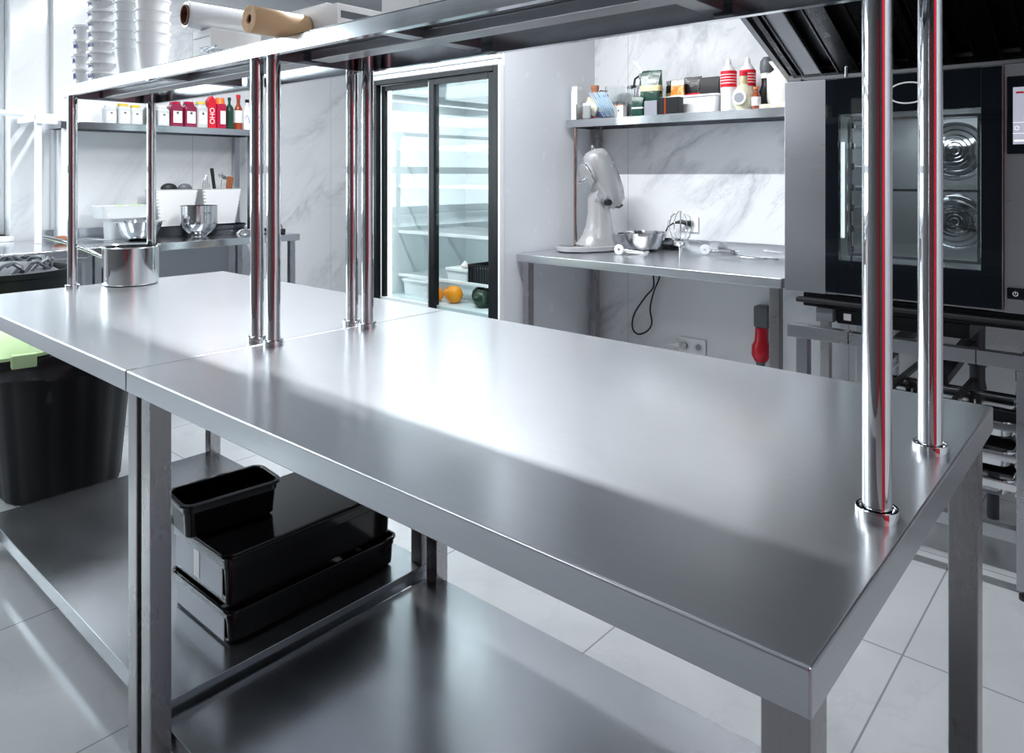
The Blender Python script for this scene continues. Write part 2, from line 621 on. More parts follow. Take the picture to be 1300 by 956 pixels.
# window frame
w = S('window_1', B().box(XL-0.26, XL-0.18, 1.29, 1.37, 0.90, 2.68, 0.006).box(XL-0.26, XL-0.18, -2.3, -2.23, 0.90, 2.68, 0.006)
      .box(XL-0.26, XL-0.18, -2.23, 1.29, 2.61, 2.68, 0.006).box(XL-0.26, XL-0.18, -2.23, 1.29, 0.90, 0.97, 0.006)
      .box(XL-0.26, XL-0.18, -2.23, 1.29, 1.90, 1.98, 0.006).box(XL-0.26, XL-0.18, -2.23, 1.29, 1.29, 1.36, 0.006)
      .box(XL-0.26, XL-0.18, 0.42, 0.50, 0.97, 2.61, 0.006).box(XL-0.26, XL-0.18, -0.94, -0.86, 0.97, 2.61, 0.006), 'white_frame')
for y0, y1 in ((0.50, 1.29), (-0.86, 0.42), (-2.23, -0.94)):
    sf = B()
    for a0, a1, c0, c1 in ((y0+0.01, y0+0.06, 2.0, 2.6), (y1-0.06, y1-0.01, 2.0, 2.6), (y0+0.06, y1-0.06, 2.0, 2.05), (y0+0.06, y1-0.06, 2.55, 2.6)):
        sf.box(XL-0.24, XL-0.15, a0, a1, c0, c1, 0.006)
    sash = sf.build('window_sash', M['white_frame'], w)
    B().box(XL-0.15, XL-0.13, y1-0.055, y1-0.03, 2.12, 2.24, 0.004).build('window_hinge', M['white_plastic'], sash)
    for c0, c1 in ((0.97, 1.29), (1.36, 1.90), (2.05, 2.55)):
        B().box(XL-0.215, XL-0.211, y0+0.01, y1-0.01, c0, c1).build('window_pane', M['thin_glass'], w)
S('window_sill', B().box(XL-0.3, XL+0.02, -2.3, 1.37, 0.87, 0.90, 0.004), 'white_frame')
# the red door behind the camera, mirrored as a stripe in the chrome posts
d = S('door_1', B().box(0.95, 1.55, YF+0.002, YF+0.045, 0, 2.15, 0.005), 'red_paint')
B().box(0.99, 1.51, YF+0.045, YF+0.055, 1.15, 2.05, 0.004).box(0.99, 1.51, YF+0.045, YF+0.055, 0.1, 1.05, 0.004).build('door_panel', M['red_paint'], d)
B().cyl((1.0, YF+0.055, 1.0), (1.0, YF+0.10, 1.0), 0.011).cyl((1.0, YF+0.095, 1.0), (1.12, YF+0.095, 1.0), 0.009).build('door_handle', M['chrome'], d)
S('unseen_panel_1', B().box(-3.5, XR, 3.36, YB-0.001, 2.24, ZC), 'hood_steel')     # unseen dark box, added so the table mirrors a dark strip


# ceiling lamps
def ceiling_lamp(x, y, sx, sy, power, label):
    t = thing('ceiling_light', label, 'lamp', (x, y, ZC-0.06), 0, 'ceiling panels')
    f = B()
    for a in (-1, 1):
        f.box(a*sx/2-0.02, a*sx/2+0.02, -sy/2-0.02, sy/2+0.02, 0, 0.06, 0.003)
        f.box(-sx/2+0.02, sx/2-0.02, a*sy/2-0.02, a*sy/2+0.02, 0, 0.06, 0.003)
    f.build('lamp_frame', M['white_frame'], t)
    B().box(-sx/2+0.02, sx/2-0.02, -sy/2+0.02, sy/2-0.02, 0.012, 0.022).build('lamp_diffuser', M['lamp'], t)
    l = bpy.data.lights.new('ceiling_lamp_glow', 'AREA')
    l.shape = 'RECTANGLE'
    l.size = sx-0.06
    l.size_y = sy-0.06
    l.energy = power
    l.color = (0.96, 0.98, 1)
    lo = bpy.data.objects.new('ceiling_lamp_glow', l)
    lo.location = (x, y, ZC-0.065)
    COL.objects.link(lo)


ceiling_lamp(-3.9, 2.06, 1.2, 0.11, 34, 'shorter white ceiling light strip above the left work table')
ceiling_lamp(-2.15, 2.0, 1.3, 0.10, 68, 'long white ceiling light above the back edge of the prep table')
ceiling_lamp(-2.4, -0.9, 1.2, 0.3, 8, 'white ceiling light above the aisle in front of the prep table')
ceiling_lamp(-3.9, -0.5, 0.6, 1.2, 12, 'white ceiling light nearest the window')
ceiling_lamp(0.9, 0.5, 0.3, 0.3, 16, 'added small square ceiling light, unseen, brightening the right wall and oven front')  # added lamp, out of view, to brighten the red cabinet and oven front


# ================================================================== PREP TABLES
def square_leg(x0, y0, z0, z1, w, t, name='leg', mat='steel_v'):
    g = B().box(x0, x0+w, y0, y0+w, z0+0.03, z1, 0.003, 2).build(name, M[mat], t, world=True)
    B().cyl((x0+w/2, y0+w/2, z0), (x0+w/2, y0+w/2, z0+0.012), w*0.42).cyl((x0+w/2, y0+w/2, z0+0.012), (x0+w/2, y0+w/2, z0+0.034), w*0.25).build('foot', M['black_matte'], g, world=True)
    return g


def tray(b, x0, x1, y0, y1, ztop, lip, th=0.0025, bev=0.002):
    """sheet metal shelf: flat top with four down-turned lips"""
    b.box(x0, x1, y0, y1, ztop-th*1.5, ztop, bev, 2)
    b.box(x0, x1, y0, y0+th, ztop-lip, ztop-0.0015)
    b.box(x0, x1, y1-th, y1, ztop-lip, ztop-0.0015)
    b.box(x0, x0+th, y0+th, y1-th, ztop-lip, ztop-0.0015)
    b.box(x1-th, x1, y0+th, y1-th, ztop-lip, ztop-0.0015)
    # returned edges
    b.box(x0+th, x1-th, y0+th, y0+0.018, ztop-lip, ztop-lip+th)
    b.box(x0+th, x1-th, y1-0.018, y1-th, ztop-lip, ztop-lip+th)
    return b


def prep_table(x0, x1, zs, label):
    y0, y1, zt = 0.62, 1.537, 0.87
    t = thing('prep_table', label, 'table', ((x0+x1)/2, (y0+y1)/2, 0))
    tp = B().box(x0, x1, y0, y1, zt-0.045, zt, 0.0035, 3).build('tabletop', M['steel_top'], t, world=True)
    for yy in (y0+0.08, y1-0.12):
        B().box(x0+0.06, x1-0.06, yy, yy+0.04, zt-0.070, zt-0.0455).build('stiffener', M['steel'], tp, world=True)
    for lx in (x0+0.01, x1-0.055):
        for ly in (0.646, 1.452):
            square_leg(lx, ly, 0, zt-0.0455, 0.045, t)
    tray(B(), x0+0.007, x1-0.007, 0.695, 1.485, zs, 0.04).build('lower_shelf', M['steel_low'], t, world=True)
    return t


prep_table(-2.985, -1.6215, 0.122, 'left steel prep table of the island, saucepan on it')
prep_table(-1.6185, -0.213, 0.092, 'large bare steel prep table in the foreground')


# overshelves on chrome posts
def overshelf(x0, x1, posts, label, ribs):
    t = thing('overshelf', label, 'shelf', ((x0+x1)/2, 1.09, 0.87), 0)
    zb, zt = 1.562, 1.598
    b = tray(B(), x0, x1, 0.915, 1.262, zt, zt-zb, 0.003, 0.0015)
    s_ = b.build('shelf_board', M['steel_shelf'], t, world=True)
    r = B()
    r.box(x0+0.02, x1-0.02, 1.06, 1.12, zt-0.028, zt-0.0046, 0.003)
    for x in ribs:
        r.box(x-0.02, x+0.02, 0.937, 1.24, zt-0.024, zt-0.0046, 0.002)
    r.build('stiffening_rib', M['hood_rim'], s_, world=True)
    for (x, y) in posts:
        p = B().cyl((x, y, 0.8705), (x, y, zt-0.0046), 0.0165, seg=64).build('post', M['chrome'], t, world=True)
        B().lathe([(0.0168, 0.0), (0.0245, 0.0), (0.0245, 0.011), (0.0235, 0.0125), (0.0205, 0.0125), (0.0195, 0.011), (0.0195, 0.006), (0.0168, 0.006)], (x, y, 0.8702), 64).build('collar', M['chrome'], p, world=True)
    return t


overshelf(-3.005, -1.6315, [(-2.945, 0.944), (-1.664, 0.944), (-2.945, 1.222), (-1.655, 1.222)], 'left steel overshelf on chrome posts, holding tubs and rolls', (-2.3,))
overshelf(-1.6285, -0.19, [(-1.595, 0.948), (-0.249, 0.948), (-1.592, 1.226), (-0.249, 1.226)], 'right steel overshelf, its nearest chrome posts cross the oven', (-1.2, -0.6))

# ================================================================== SAUCEPAN
t = thing('saucepan', 'polished steel saucepan with a long handle on the left prep table', 'saucepan', (-2.90, 1.128, 0.8704))
r, h = 0.096, 0.142
B().lathe([(0, 0), (r-0.010, 0), (r-0.003, 0.003), (r, 0.012), (r, h-0.004), (r+0.007, h), (r+0.006, h+0.002), (r-0.003, h-0.003), (r-0.003, 0.014), (r-0.012, 0.007), (0, 0.006)], seg=72).build('pan', M['steel_bright'], t)
hd = Vector((-0.80, -0.60, 0)).normalized()
pts = []
for i in range(13):
    u = i/12
    p = hd*(r+0.012+0.235*u)
    pts.append((p.x, p.y, 0.095+0.078*u+0.01*math.sin(u*PI)))
hh = B().tube(pts, lambda u: 0.0055+0.0022*math.sin(u*PI)+0.001*u, 14).build('handle', M['steel_bright'], t)
q = hd*(r+0.004)
B().sphere((q.x, q.y, 0.092), 0.014, 0.9, 0.9, 1.15, 20).build('handle_bracket', M['steel_bright'], hh)


# ================================================================== BLACK FOOD PANS ON THE LOWER SHELF
def rrect(cx, cy, hx, hy, r, n=6):
    pts = []
    for k, (sx, sy) in enumerate(((1, 1), (-1, 1), (-1, -1), (1, -1))):
        for i in range(n+1):
            a = PI/2*k+PI/2*i/n
            pts.append((cx+sx*(hx-r)+r*math.cos(a), cy+sy*(hy-r)+r*math.sin(a)))
    return pts


def food_pan(b, hx, hy, h, lip=0.014, taper=0.012, wall=0.003, rad=0.035):
    def ring(dx, z, r):
        return [(x, y, z) for x, y in rrect(0, 0, hx+dx, hy+dx, r)]
    rings = [ring(-lip-taper-0.01, 0, rad*0.6), ring(-lip-taper, 0.008, rad*0.8), ring(-lip-taper*0.4, h*0.72, rad*0.9), ring(-lip, h*0.74, rad*0.9), ring(-lip, h-0.008, rad), ring(-0.001, h-0.008, rad+0.008),
             ring(0, h-0.005, rad+0.008), ring(-0.001, h-0.001, rad+0.008), ring(-lip-0.001, h, rad), ring(-lip-wall, h-0.003, rad), ring(-lip-wall, h*0.74, rad*0.9), ring(-lip-taper-wall, 0.012, rad*0.8), ring(-lip-taper-0.012, 0.005, rad*0.5)]
    b.loft(rings)
    return b


def pan_end_patch(t, hx, hy, h, z0, z1, lip=0.014):  # lighter grey patch on the near end face of a pan
    return B().box(-hx+0.035, hx-0.035, -hy+lip-0.0022, -hy+lip+0.0005, z0, z1, 0.0008, 1).build('end_patch', M['mid_grey'], t)


M['mid_grey'] = plain('mid_grey_surface', (0.28, 0.29, 0.33), 0.35)
t = thing('food_pan', 'large black food storage pan at the bottom of the stack on the lower shelf', 'container', (-1.853, 1.150, 0.1224), 0)
food_pan(B(), 0.165, 0.268, 0.088, 0.007, 0.006, 0.003, 0.02).build('pan_body', M['black_gloss'], t)
pan_end_patch(t, 0.165, 0.268, 0.088, 0.006, 0.066, 0.009)
t = thing('food_pan', 'deep black food storage pan with flat glossy lid, second in the stack', 'container', (-1.857, 1.145, 0.2112), 0)
food_pan(B(), 0.164, 0.266, 0.132, 0.008, 0.006, 0.003, 0.02).build('pan_body', M['black_gloss'], t)
pan_end_patch(t, 0.164, 0.266, 0.132, 0.024, 0.100, 0.010)
B().box(-0.02, 0.01, -0.2595, -0.2583, 0.03, 0.098).build('white_sticker', M['paper_white'], t)
bb = B()
bb.loft([[(x, y, z) for x, y in rrect(0, 0, hx, hy, 0.028)] for hx, hy, z in ((0.160, 0.262, 0.1325), (0.165, 0.267, 0.135), (0.164, 0.266, 0.139), (0.160, 0.262, 0.1395))])
bb.build('lid', M['black_gloss'], t)
t = thing('food_pan', 'small black food pan standing on the lid of the pan stack', 'container', (-1.882, 0.972, 0.3512), math.radians(-6))
food_pan(B(), 0.078, 0.134, 0.096, 0.010, 0.008, 0.003, 0.024).build('pan_body', M['black_gloss'], t)

# ================================================================== WASTE BIN beyond the left end of the island
t = thing('waste_bin', 'round ribbed black waste bin standing beyond the end of the island', 'bin', (-3.40, 1.05, 0))
prof = []
nseg = 72
rings = []
for z, r in ((0, 0.205), (0.01, 0.215), (0.54, 0.262), (0.55, 0.276), (0.575, 0.278), (0.58, 0.270), (0.56, 0.258), (0.03, 0.205), (0.02, 0.19)):
    rib = 0.006 if 0.005 < z < 0.545 and r > 0.21 else 0
    rings.append([(r*math.cos(2*PI*i/nseg)*(1-(rib/r if i % 6 < 2 else 0)), r*math.sin(2*PI*i/nseg)*(1-(rib/r if i % 6 < 2 else 0)), z) for i in range(nseg)])
B().loft(rings).build('bin_body', M['bin_black'], t)
# crumpled liner folded over the rim
rings = []
rnd = random.Random(3)
jit = [rnd.uniform(-0.006, 0.010) for _ in range(nseg)]
for z, r in ((0.50, 0.287), (0.525, 0.292), (0.565, 0.293), (0.59, 0.283), (0.592, 0.272), (0.56, 0.252), (0.40, 0.24)):
    rings.append([((r+jit[(i+int(z*90)) % nseg]*0.7)*math.cos(2*PI*i/nseg), (r+jit[(i+int(z*90)) % nseg]*0.7)*math.sin(2*PI*i/nseg), z+jit[(i*5+int(z*50)) % nseg]*0.6) for i in range(nseg)])
B().loft(rings, caps=False).build('bin_liner', M['liner_black'], t)
# green lid lying tilted on the rim
t2 = thing('bin_lid', 'pale green ribbed plastic lid lying on the black waste bin', 'lid', (-3.44, 0.90, 0.613))
b = B().lathe([(0, 0.075), (0.12, 0.07), (0.22, 0.045), (0.275, 0.0), (0.285, -0.004), (0.285, -0.016), (0.272, -0.012), (0.21, 0.02), (0, 0.044)], seg=64)
for i in range(10):
    a = i*PI/5
    b.box(0.06, 0.24, -0.006, 0.006, 0.04, 0.075, 0.003, mat=Matrix.Rotation(a, 4, 'Z') @ Matrix.Rotation(0.10, 4, 'Y'))
rotm = Matrix.Rotation(math.radians(3), 4, 'X')
b.xf(rotm).build('lid_shell', M['lid_green'], t2)
b = B().box(0.262, 0.30, -0.04, 0.04, -0.05, 0.0, 0.004)
b.xf(Matrix.Rotation(math.radians(-10), 4, 'Z')).build('lid_clip', M['lid_green'], t2)

# ================================================================== THINGS ON THE OVERSHELF
ZS = 1.5985


def tub(h=0.075, r0=0.032, r1=0.042, lid=True):
    return h


def make_tub(x, y, z, h, r0, r1, label, tilt=0.0, ink=True, group='lidded white tubs on the overshelf'):
    t = thing('plastic_tub', label, 'tub', (x, y, z), random.uniform(0, 0.5), group)
    B().lathe([(0, 0), (r0-0.002, 0), (r0, 0.002), (r1, h-0.006), (r1+0.003, h-0.006), (r1+0.003, h-0.003), (r1-0.002, h-0.003), (r0-0.002, 0.004), (0, 0.003)], seg=36).build('tub_body', M['clear_plastic'], t)
    B().lathe([(0, h-0.001), (r1-0.004, h-0.001), (r1-0.002, h+0.001), (r1+0.005, h+0.001), (r1+0.005, h-0.007), (r1+0.0035, h-0.007), (r1+0.0035, h-0.0028), (0, h-0.0028)], seg=36).box(r1, r1+0.018, -0.008, 0.008, h-0.004, h-0.001, 0.001).build('tub_lid', M['white_plastic'], t)
    if ink:
        pts = []
        for i in range(25):
            a = -2.3+0.9*i/24
            rr = r1+0.0006-(r1-r0)*0.35
            pts.append((rr*math.cos(a), rr*math.sin(a), h*0.6+h*0.22*math.sin(i*1.3)))
        B().tube(pts, 0.0007, 5).build('handwritten_mark', M['blue_ink'], t)
    return t


z = ZS
for i, (h, dx) in enumerate(((0.06, 0), (0.05, -0.006), (0.05, 0.002), (0.05, 0.004))):
    make_tub(-2.90+dx, 0.975, z, h, 0.036, 0.041, ['white lidded tub at the bottom of the leftmost stack on the overshelf', 'white lidded tub, second from the bottom of the leftmost stack on the overshelf', 'white lidded tub, third from the bottom of the leftmost stack on the overshelf', 'white lidded tub, topmost of the leftmost stack on the overshelf'][i])
    z += h+0.0015
z = ZS
ordn = ['lowest', 'second', 'third', 'fourth', 'fifth', 'sixth', 'seventh', 'topmost']
for i in range(8):
    make_tub(-2.74+0.003*math.sin(i*2), 0.99, z, 0.034, 0.056, 0.060, 'flat white marked tub, %s of the tall stack on the overshelf' % ('the '+ordn[i] if i in (0, 7) else ordn[i]+' from the bottom'), group='flat marked tubs in a tall stack')
    z += 0.0355


def nested_stack(x, y, n, r0, r1, h, step, label, mat='clear_plastic'):
    for i in range(n):
        nm = 'lowest' if i == 0 else ('topmost' if i == n-1 else ordn[min(i, 6)]+' from the bottom')
        o = B().lathe([(0, 0), (r0, 0), (r1, h-0.004), (r1+0.004, h-0.004), (r1+0.004, h), (r1-0.0015, h), (r0-0.0015, 0.002), (0, 0.002)], (x, y, ZS+i*step), 36, sx=1.0, sy=1.0).build('plastic_cup', M[mat])
        tag(o, label % nm, 'cup', 'nested cups on the overshelf')


nested_stack(-2.565, 1.0, 7, 0.040, 0.052, 0.10, 0.030, 'clear plastic cup nested in the stack beside the marked tubs, %s')
nested_stack(-2.40, 1.0, 7, 0.036, 0.050, 0.10, 0.034, 'white plastic cup nested in the stack left of the film roll, %s', 'white_plastic')


def roll(name, p0, p1, r, core_r, mat, label, cat, loose=None, coremat='brown_card'):
    p0 = Vector(p0)
    p1 = Vector(p1)
    t = thing(name, label, cat, ((p0.x+p1.x)/2, (p0.y+p1.y)/2, min(p0.z, p1.z)-r))
    L = (p1-p0).length
    ax = (p1-p0).normalized()
    o = B().lathe([(core_r, 0), (r-0.002, 0), (r, 0.003), (r, L-0.003), (r-0.002, L), (core_r, L), (core_r, 0)], p0, 48, ax).build('roll_body', M[mat], t, world=True)
    B().lathe([(core_r-0.004, -0.004), (core_r-0.0003, -0.004), (core_r-0.0003, L+0.004), (core_r-0.004, L+0.004), (core_r-0.004, -0.004)], p0, 40, ax).build('cardboard_core', M[coremat], t, world=True)
    return t


t = roll('film_roll', (-2.02, 0.93, 1.724), (-2.0, 1.225, 1.724), 0.037, 0.029, 'film', 'roll of clear stretch film with brown core, left of the parchment roll', 'roll')
b = B()
rn = random.Random(9)
for k in range(7):
    pts = [(-1.94+rn.uniform(-0.02, 0.10), 0.935+rn.uniform(-0.004, 0.012), ZS+0.008+rn.uniform(0, 0.022)) for _ in range(4)]
    b.tube(pts, 0.0022, 5)
b.build('crumpled_film_end', M['film_foil'], t, world=True)
t = thing('parchment_roll', 'brown parchment paper roll lying at the shelf edge beside the film roll', 'roll', (-1.535, 0.93, ZS))
p0 = Vector((-1.535, 0.850, ZS+0.0345))
ax = Vector((0.0, 1, 0)).normalized()
# spiral of paper
rings_prof = []
tt = bmesh.new()
N = 150
va, vb = [], []
q = ax.to_track_quat('Z', 'Y')
for i in range(N):
    u = i/(N-1)
    a = u*2*PI*5
    r = 0.012+0.0205*u
    c0 = q @ Vector((r*math.cos(a), r*math.sin(a), 0.0))
    c1 = q @ Vector((r*math.cos(a), r*math.sin(a), 0.145))
    va.append(tt.verts.new(p0+c0))
    vb.append(tt.verts.new(p0+c1))
for i in range(N-1):
    tt.faces.new((va[i], va[i+1], vb[i+1], vb[i]))
bs = B()
bs.merge(tt)
pr_ = bs.build('paper_spiral', M['parchment'], t, world=True, smooth=60)
so = pr_.modifiers.new('s', 'SOLIDIFY')
so.thickness = 0.0022
B().lathe([(0.0085, 0.004), (0.0115, 0.004), (0.0115, 0.140), (0.0085, 0.140), (0.0085, 0.004)], p0, 32, ax).build('paper_core', M['brown_card'], t, world=True)


def carton(name, x0, x1, y0, y1, z0, z1, mat, label, cat='box', group=None, flap=True, parent=None):
    t = thing(name, label, cat, ((x0+x1)/2, (y0+y1)/2, z0), 0, group)
    B().box(x0, x1, y0, y1, z0, z1, 0.002, 2).build('carton_body', M[mat], t, world=True)
    return t


t = thing('paper_box', 'small white box on the overshelf right of the parchment roll', 'box', (-1.488, 1.10, ZS), 0)
B().box(-0.077, 0.077, -0.10, 0.10, 0, 0.078, 0.002).build('carton_body', M['paper_white'], t)
B().box(0.0773, 0.0778, -0.09, 0.06, 0.045, 0.062).build('printed_patch', M['grey_plastic'], t)
t = carton('paper_box', -1.92, -1.60, 1.10, 1.24, ZS, ZS+0.125, 'paper_white', 'long low white box lying behind the two rolls on the overshelf')
B().box(-1.915, -1.605, 1.0985, 1.0995, ZS+0.085, ZS+0.088).build('box_seam', M['grey_plastic'], t, world=True)
t = carton('paper_box', -2.06, -1.955, 0.97, 1.20, ZS, ZS+0.0875, 'paper_white', 'white box under the film roll on the overshelf')
B().box(-2.055, -1.96, 0.9685, 0.9695, ZS+0.065, ZS+0.067).build('box_seam', M['grey_plastic'], t, world=True)
t = carton('paper_box', -1.25, -1.13, 1.0, 1.2, ZS, ZS+0.10, 'paper_white', 'white box on the overshelf, rightmost of the white boxes')
B().box(-1.245, -1.135, 0.9985, 0.9995, ZS+0.07, ZS+0.073).build('box_seam', M['grey_plastic'], t, world=True)

# ================================================================== REFRIGERATOR
FX0, FX1, FY0, FY1, FZ = -3.545, -2.563, 2.79, 3.56, 1.925
t = thing('display_refrigerator', 'tall display refrigerator with two black framed sliding glass doors', 'refrigerator', ((FX0+FX1)/2, (FY0+FY1)/2, 0))
b = B()
b.box(FX0, FX0+0.04, FY0, FY1, 0.06, FZ, 0.003)
b.box(FX1-0.04, FX1, FY0, FY1, 0.06, FZ, 0.003)
b.box(FX0+0.04, FX1-0.04, FY1-0.04, FY1, 0.06, FZ)
b.box(FX0+0.04, FX1-0.04, FY0+0.05, FY1-0.04, FZ-0.04, FZ)
b.box(FX0+0.04, FX1-0.04, FY0, FY1-0.04, 0.06, 0.552)
b.build('cabinet_shell', M['fridge_inside'], t, world=True)
# white rounded head band
b = B()
for i, (za, zb_, yy) in enumerate(((1.842, 1.872, 2.755), (1.873, 1.900, 2.748), (1.901, 1.925, 2.755))):
    b.box(FX0, -2.508, yy, 2.86, za, zb_, 0.008, 3)
b.build('head_band', M['white_frame'], t, world=True)
B().box(-2.53, -2.508, 2.74, 2.78, 1.90, 1.925, 0.003).build('end_clip', M['black_matte'], t, world=True)
# black outer frame
b = B()
b.box(FX0, FX0+0.05, 2.755, 2.79, 0.40, 1.842, 0.003)
b.box(-2.545, -2.512, 2.755, 2.79, 0.40, 1.842, 0.003)
b.box(FX0+0.05, -2.545, 2.755, 2.79, 1.815, 1.842, 0.003)
b.box(FX0+0.05, -2.545, 2.755, 2.79, 0.40, 0.44, 0.003)
b.build('door_surround', M['black_frame'], t, world=True)
B().box(-2.511, -2.497, 2.755, 2.789, 0.06, 1.842, 0.003).build('white_corner_strip', M['white_frame'], t, world=True)


def sliding_door(x0, x1, y, lw, rw, hand):
    b = B()
    b.box(x0, x0+lw, y, y+0.024, 0.44, 1.812, 0.003)
    b.box(x1-rw, x1, y, y+0.024, 0.44, 1.812, 0.003)
    b.box(x0+lw, x1-rw, y, y+0.024, 1.78, 1.812, 0.003)
    b.box(x0+lw, x1-rw, y, y+0.024, 0.44, 0.475, 0.003)
    dd = b.build('sliding_door', M['black_frame'], t, world=True)
    B().box(x0+lw, x1-rw, y+0.010, y+0.014, 0.475, 1.78).build('glass_pane', M['thin_glass'], dd, world=True)
    B().box(hand, hand+0.008, y-0.003, y+0.001, 0.46, 1.80, 0.001).build('door_edge_strip', M['hood_rim'], dd, world=True)


sliding_door(FX0+0.055, -3.01, 2.792, 0.03, 0.03, -3.03)
sliding_door(-3.045, -2.548, 2.765, 0.045, 0.04, -3.044)
for z in (0.67, 0.934, 1.214, 1.44, 1.60):
    sh = B()
    sh.box(FX0+0.045, -2.608, 2.93, 2.942, z-0.012, z+0.006, 0.002)
    sh.box(FX0+0.045, -2.608, 3.48, 3.49, z-0.008, z, 0.002)
    for i in range(28):
        x = FX0+0.06+i*(0.86/27)
        sh.box(x-0.0015, x+0.0015, 2.942, 3.48, z-0.004, z-0.001)
    sh.build('wire_shelf', M['white_plastic'], t, world=True)
B().box(FX0+0.06, FX0+0.08, 2.83, 2.85, 0.45, 1.80, 0.003).box(FX1-0.08, FX1-0.06, 2.83, 2.85, 0.45, 1.80, 0.003).build('light_tube', M['fridge_lamp'], t, world=True)
B().box(FX0+0.1, FX1-0.1, 2.90, 3.4, 1.78, 1.81, 0.01).build('fan_housing', M['fridge_inside'], t, world=True)
for x in (FX0+0.05, FX1-0.1):
    B().box(x, x+0.05, FY0+0.02, FY1-0.02, 0, 0.06).build('foot', M['black_matte'], t, world=True)
fl = area('fridge_lamp', (-3.05, 3.1, 1.76), (0, 0, 0), 0.8, 0.3, 3, (0.94, 0.98, 1))

# food in the refrigerator
FS1, FS0 = 0.6705, 0.5523
t = thing('food_tub', 'clear lidded food tub on the refrigerator shelf with a garlic bulb on it', 'tub', (-3.02, 3.02, FS1))
B().loft([[(x, y, z) for x, y in rrect(0, 0, hx, 0.055, 0.015)] for hx, z in ((0.085, 0), (0.095, 0.055))]).build('tub_body', M['clear_plastic'], t)
B().loft([[(x, y, z) for x, y in rrect(0, 0, 0.1, 0.062, 0.018)] for z in (0.0555, 0.068)]).build('tub_lid', M['white_plastic'], t)
tag(B().lathe([(0, 0), (0.012, 0), (0.024, 0.01), (0.025, 0.02), (0.012, 0.034), (0.004, 0.044), (0, 0.045)], (-2.99, 3.0, FS1+0.0683), 20).build('garlic_bulb', M['garlic']), 'pale garlic bulb on the lid of the food tub in the refrigerator', 'garlic')
t = thing('black_crate', 'black slotted crate on the refrigerator shelf beside the food tub', 'crate', (-2.77, 3.04, FS1))
b = B()
b.box(-0.14, 0.14, -0.09, 0.09, 0, 0.004)
for i in range(15):
    x = -0.14+i*0.02
    b.box(x-0.005, x+0.005, -0.092, -0.088, 0.004, 0.10)
    b.box(x-0.005, x+0.005, 0.088, 0.092, 0.004, 0.10)
b.box(-0.145, 0.145, -0.095, -0.087, 0.095, 0.105).box(-0.145, 0.145, 0.087, 0.095, 0.095, 0.105)
b.box(-0.145, -0.138, -0.09, 0.09, 0, 0.105).box(0.138, 0.145, -0.09, 0.09, 0, 0.105)
b.build('crate_body', M['black_matte'], t)
B().box(-0.12, 0.12, -0.08, 0.08, 0.0045, 0.085, 0.01).build('dark_contents', M['grey_plastic'], t)


def fruit(name, x, y, z, r, mat, label, cat, grp, sz=0.95):
    o = B().lathe([(0, 0), (r*0.5, r*0.07), (r*0.85, r*0.42), (r, r*0.95), (r*0.87, r*1.48), (r*0.5, r*1.84), (r*0.12, r*1.93), (0, r*1.88)], (x, y, z), 28).build(name, M[mat])
    tag(o, label, cat, grp)
    return o


fruit('orange', -2.985, 2.91, FS0, 0.050, 'orange_fruit', 'bright orange fruit at the bottom of the refrigerator, the largest one in front', 'orange', 'oranges in the refrigerator')
fruit('orange', -3.10, 2.88, FS0, 0.042, 'orange_fruit', 'yellow orange fruit at the bottom of the refrigerator, beside the door post', 'orange', 'oranges in the refrigerator')
fruit('orange', -3.09, 2.98, FS0, 0.040, 'orange_fruit', 'orange fruit behind the other two at the bottom of the refrigerator', 'orange', 'oranges in the refrigerator')
k = 0
for x, y, z in ((-2.86, 2.99, FS0), (-2.77, 2.91, FS0), (-2.77, 3.02, FS0), (-2.67, 2.93, FS0), (-2.86, 3.09, FS0), (-2.66, 3.03, FS0), (-2.75, 3.12, FS0)):
    fruit('avocado', x, y, z, 0.049, 'avocado', 'dark green avocado in the pile at the bottom right of the refrigerator', 'avocado', 'avocados in the refrigerator')
t = thing('food_tub', 'shallow clear food tub at the bottom left of the refrigerator', 'tub', (-3.33, 3.0, FS0))
B().loft([[(x, y, z) for x, y in rrect(0, 0, hx, 0.08, 0.02)] for hx, z in ((0.11, 0), (0.12, 0.085))]).build('tub_body', M['clear_plastic'], t)
B().loft([[(x, y, z) for x, y in rrect(0, 0, 0.125, 0.088, 0.02)] for z in (0.0855, 0.095)]).build('tub_lid', M['white_plastic'], t)


# ================================================================== LEFT WORK TABLE + WALL SHELF
LX = -4.47
t = thing('work_table', 'steel work table along the left wall holding bowls and utensil bins', 'table', (-4.88, 2.2, 0))
B().box(XL+0.003, LX, 1.52, 2.86, 0.825, 0.87, 0.003, 3).build('tabletop', M['steel_shelf'], t, world=True)
B().box(XL+0.003, XL+0.018, 1.52, 2.86, 0.8705, 0.93, 0.002).build('backsplash', M['steel_shelf'], t, world=True)
for lx, ly in ((LX-0.05, 2.79), (XL+0.06, 2.79), (LX-0.05, 1.55), (XL+0.06, 1.55)):
    square_leg(lx, ly, 0, 0.8245, 0.04, t, mat='steel')
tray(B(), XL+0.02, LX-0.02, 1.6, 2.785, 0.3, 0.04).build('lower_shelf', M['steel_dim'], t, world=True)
B().box(XL+0.03, XL+0.036, 1.6, 2.75, 0.31, 0.82).build('back_panel', M['steel_dim'], t, world=True)
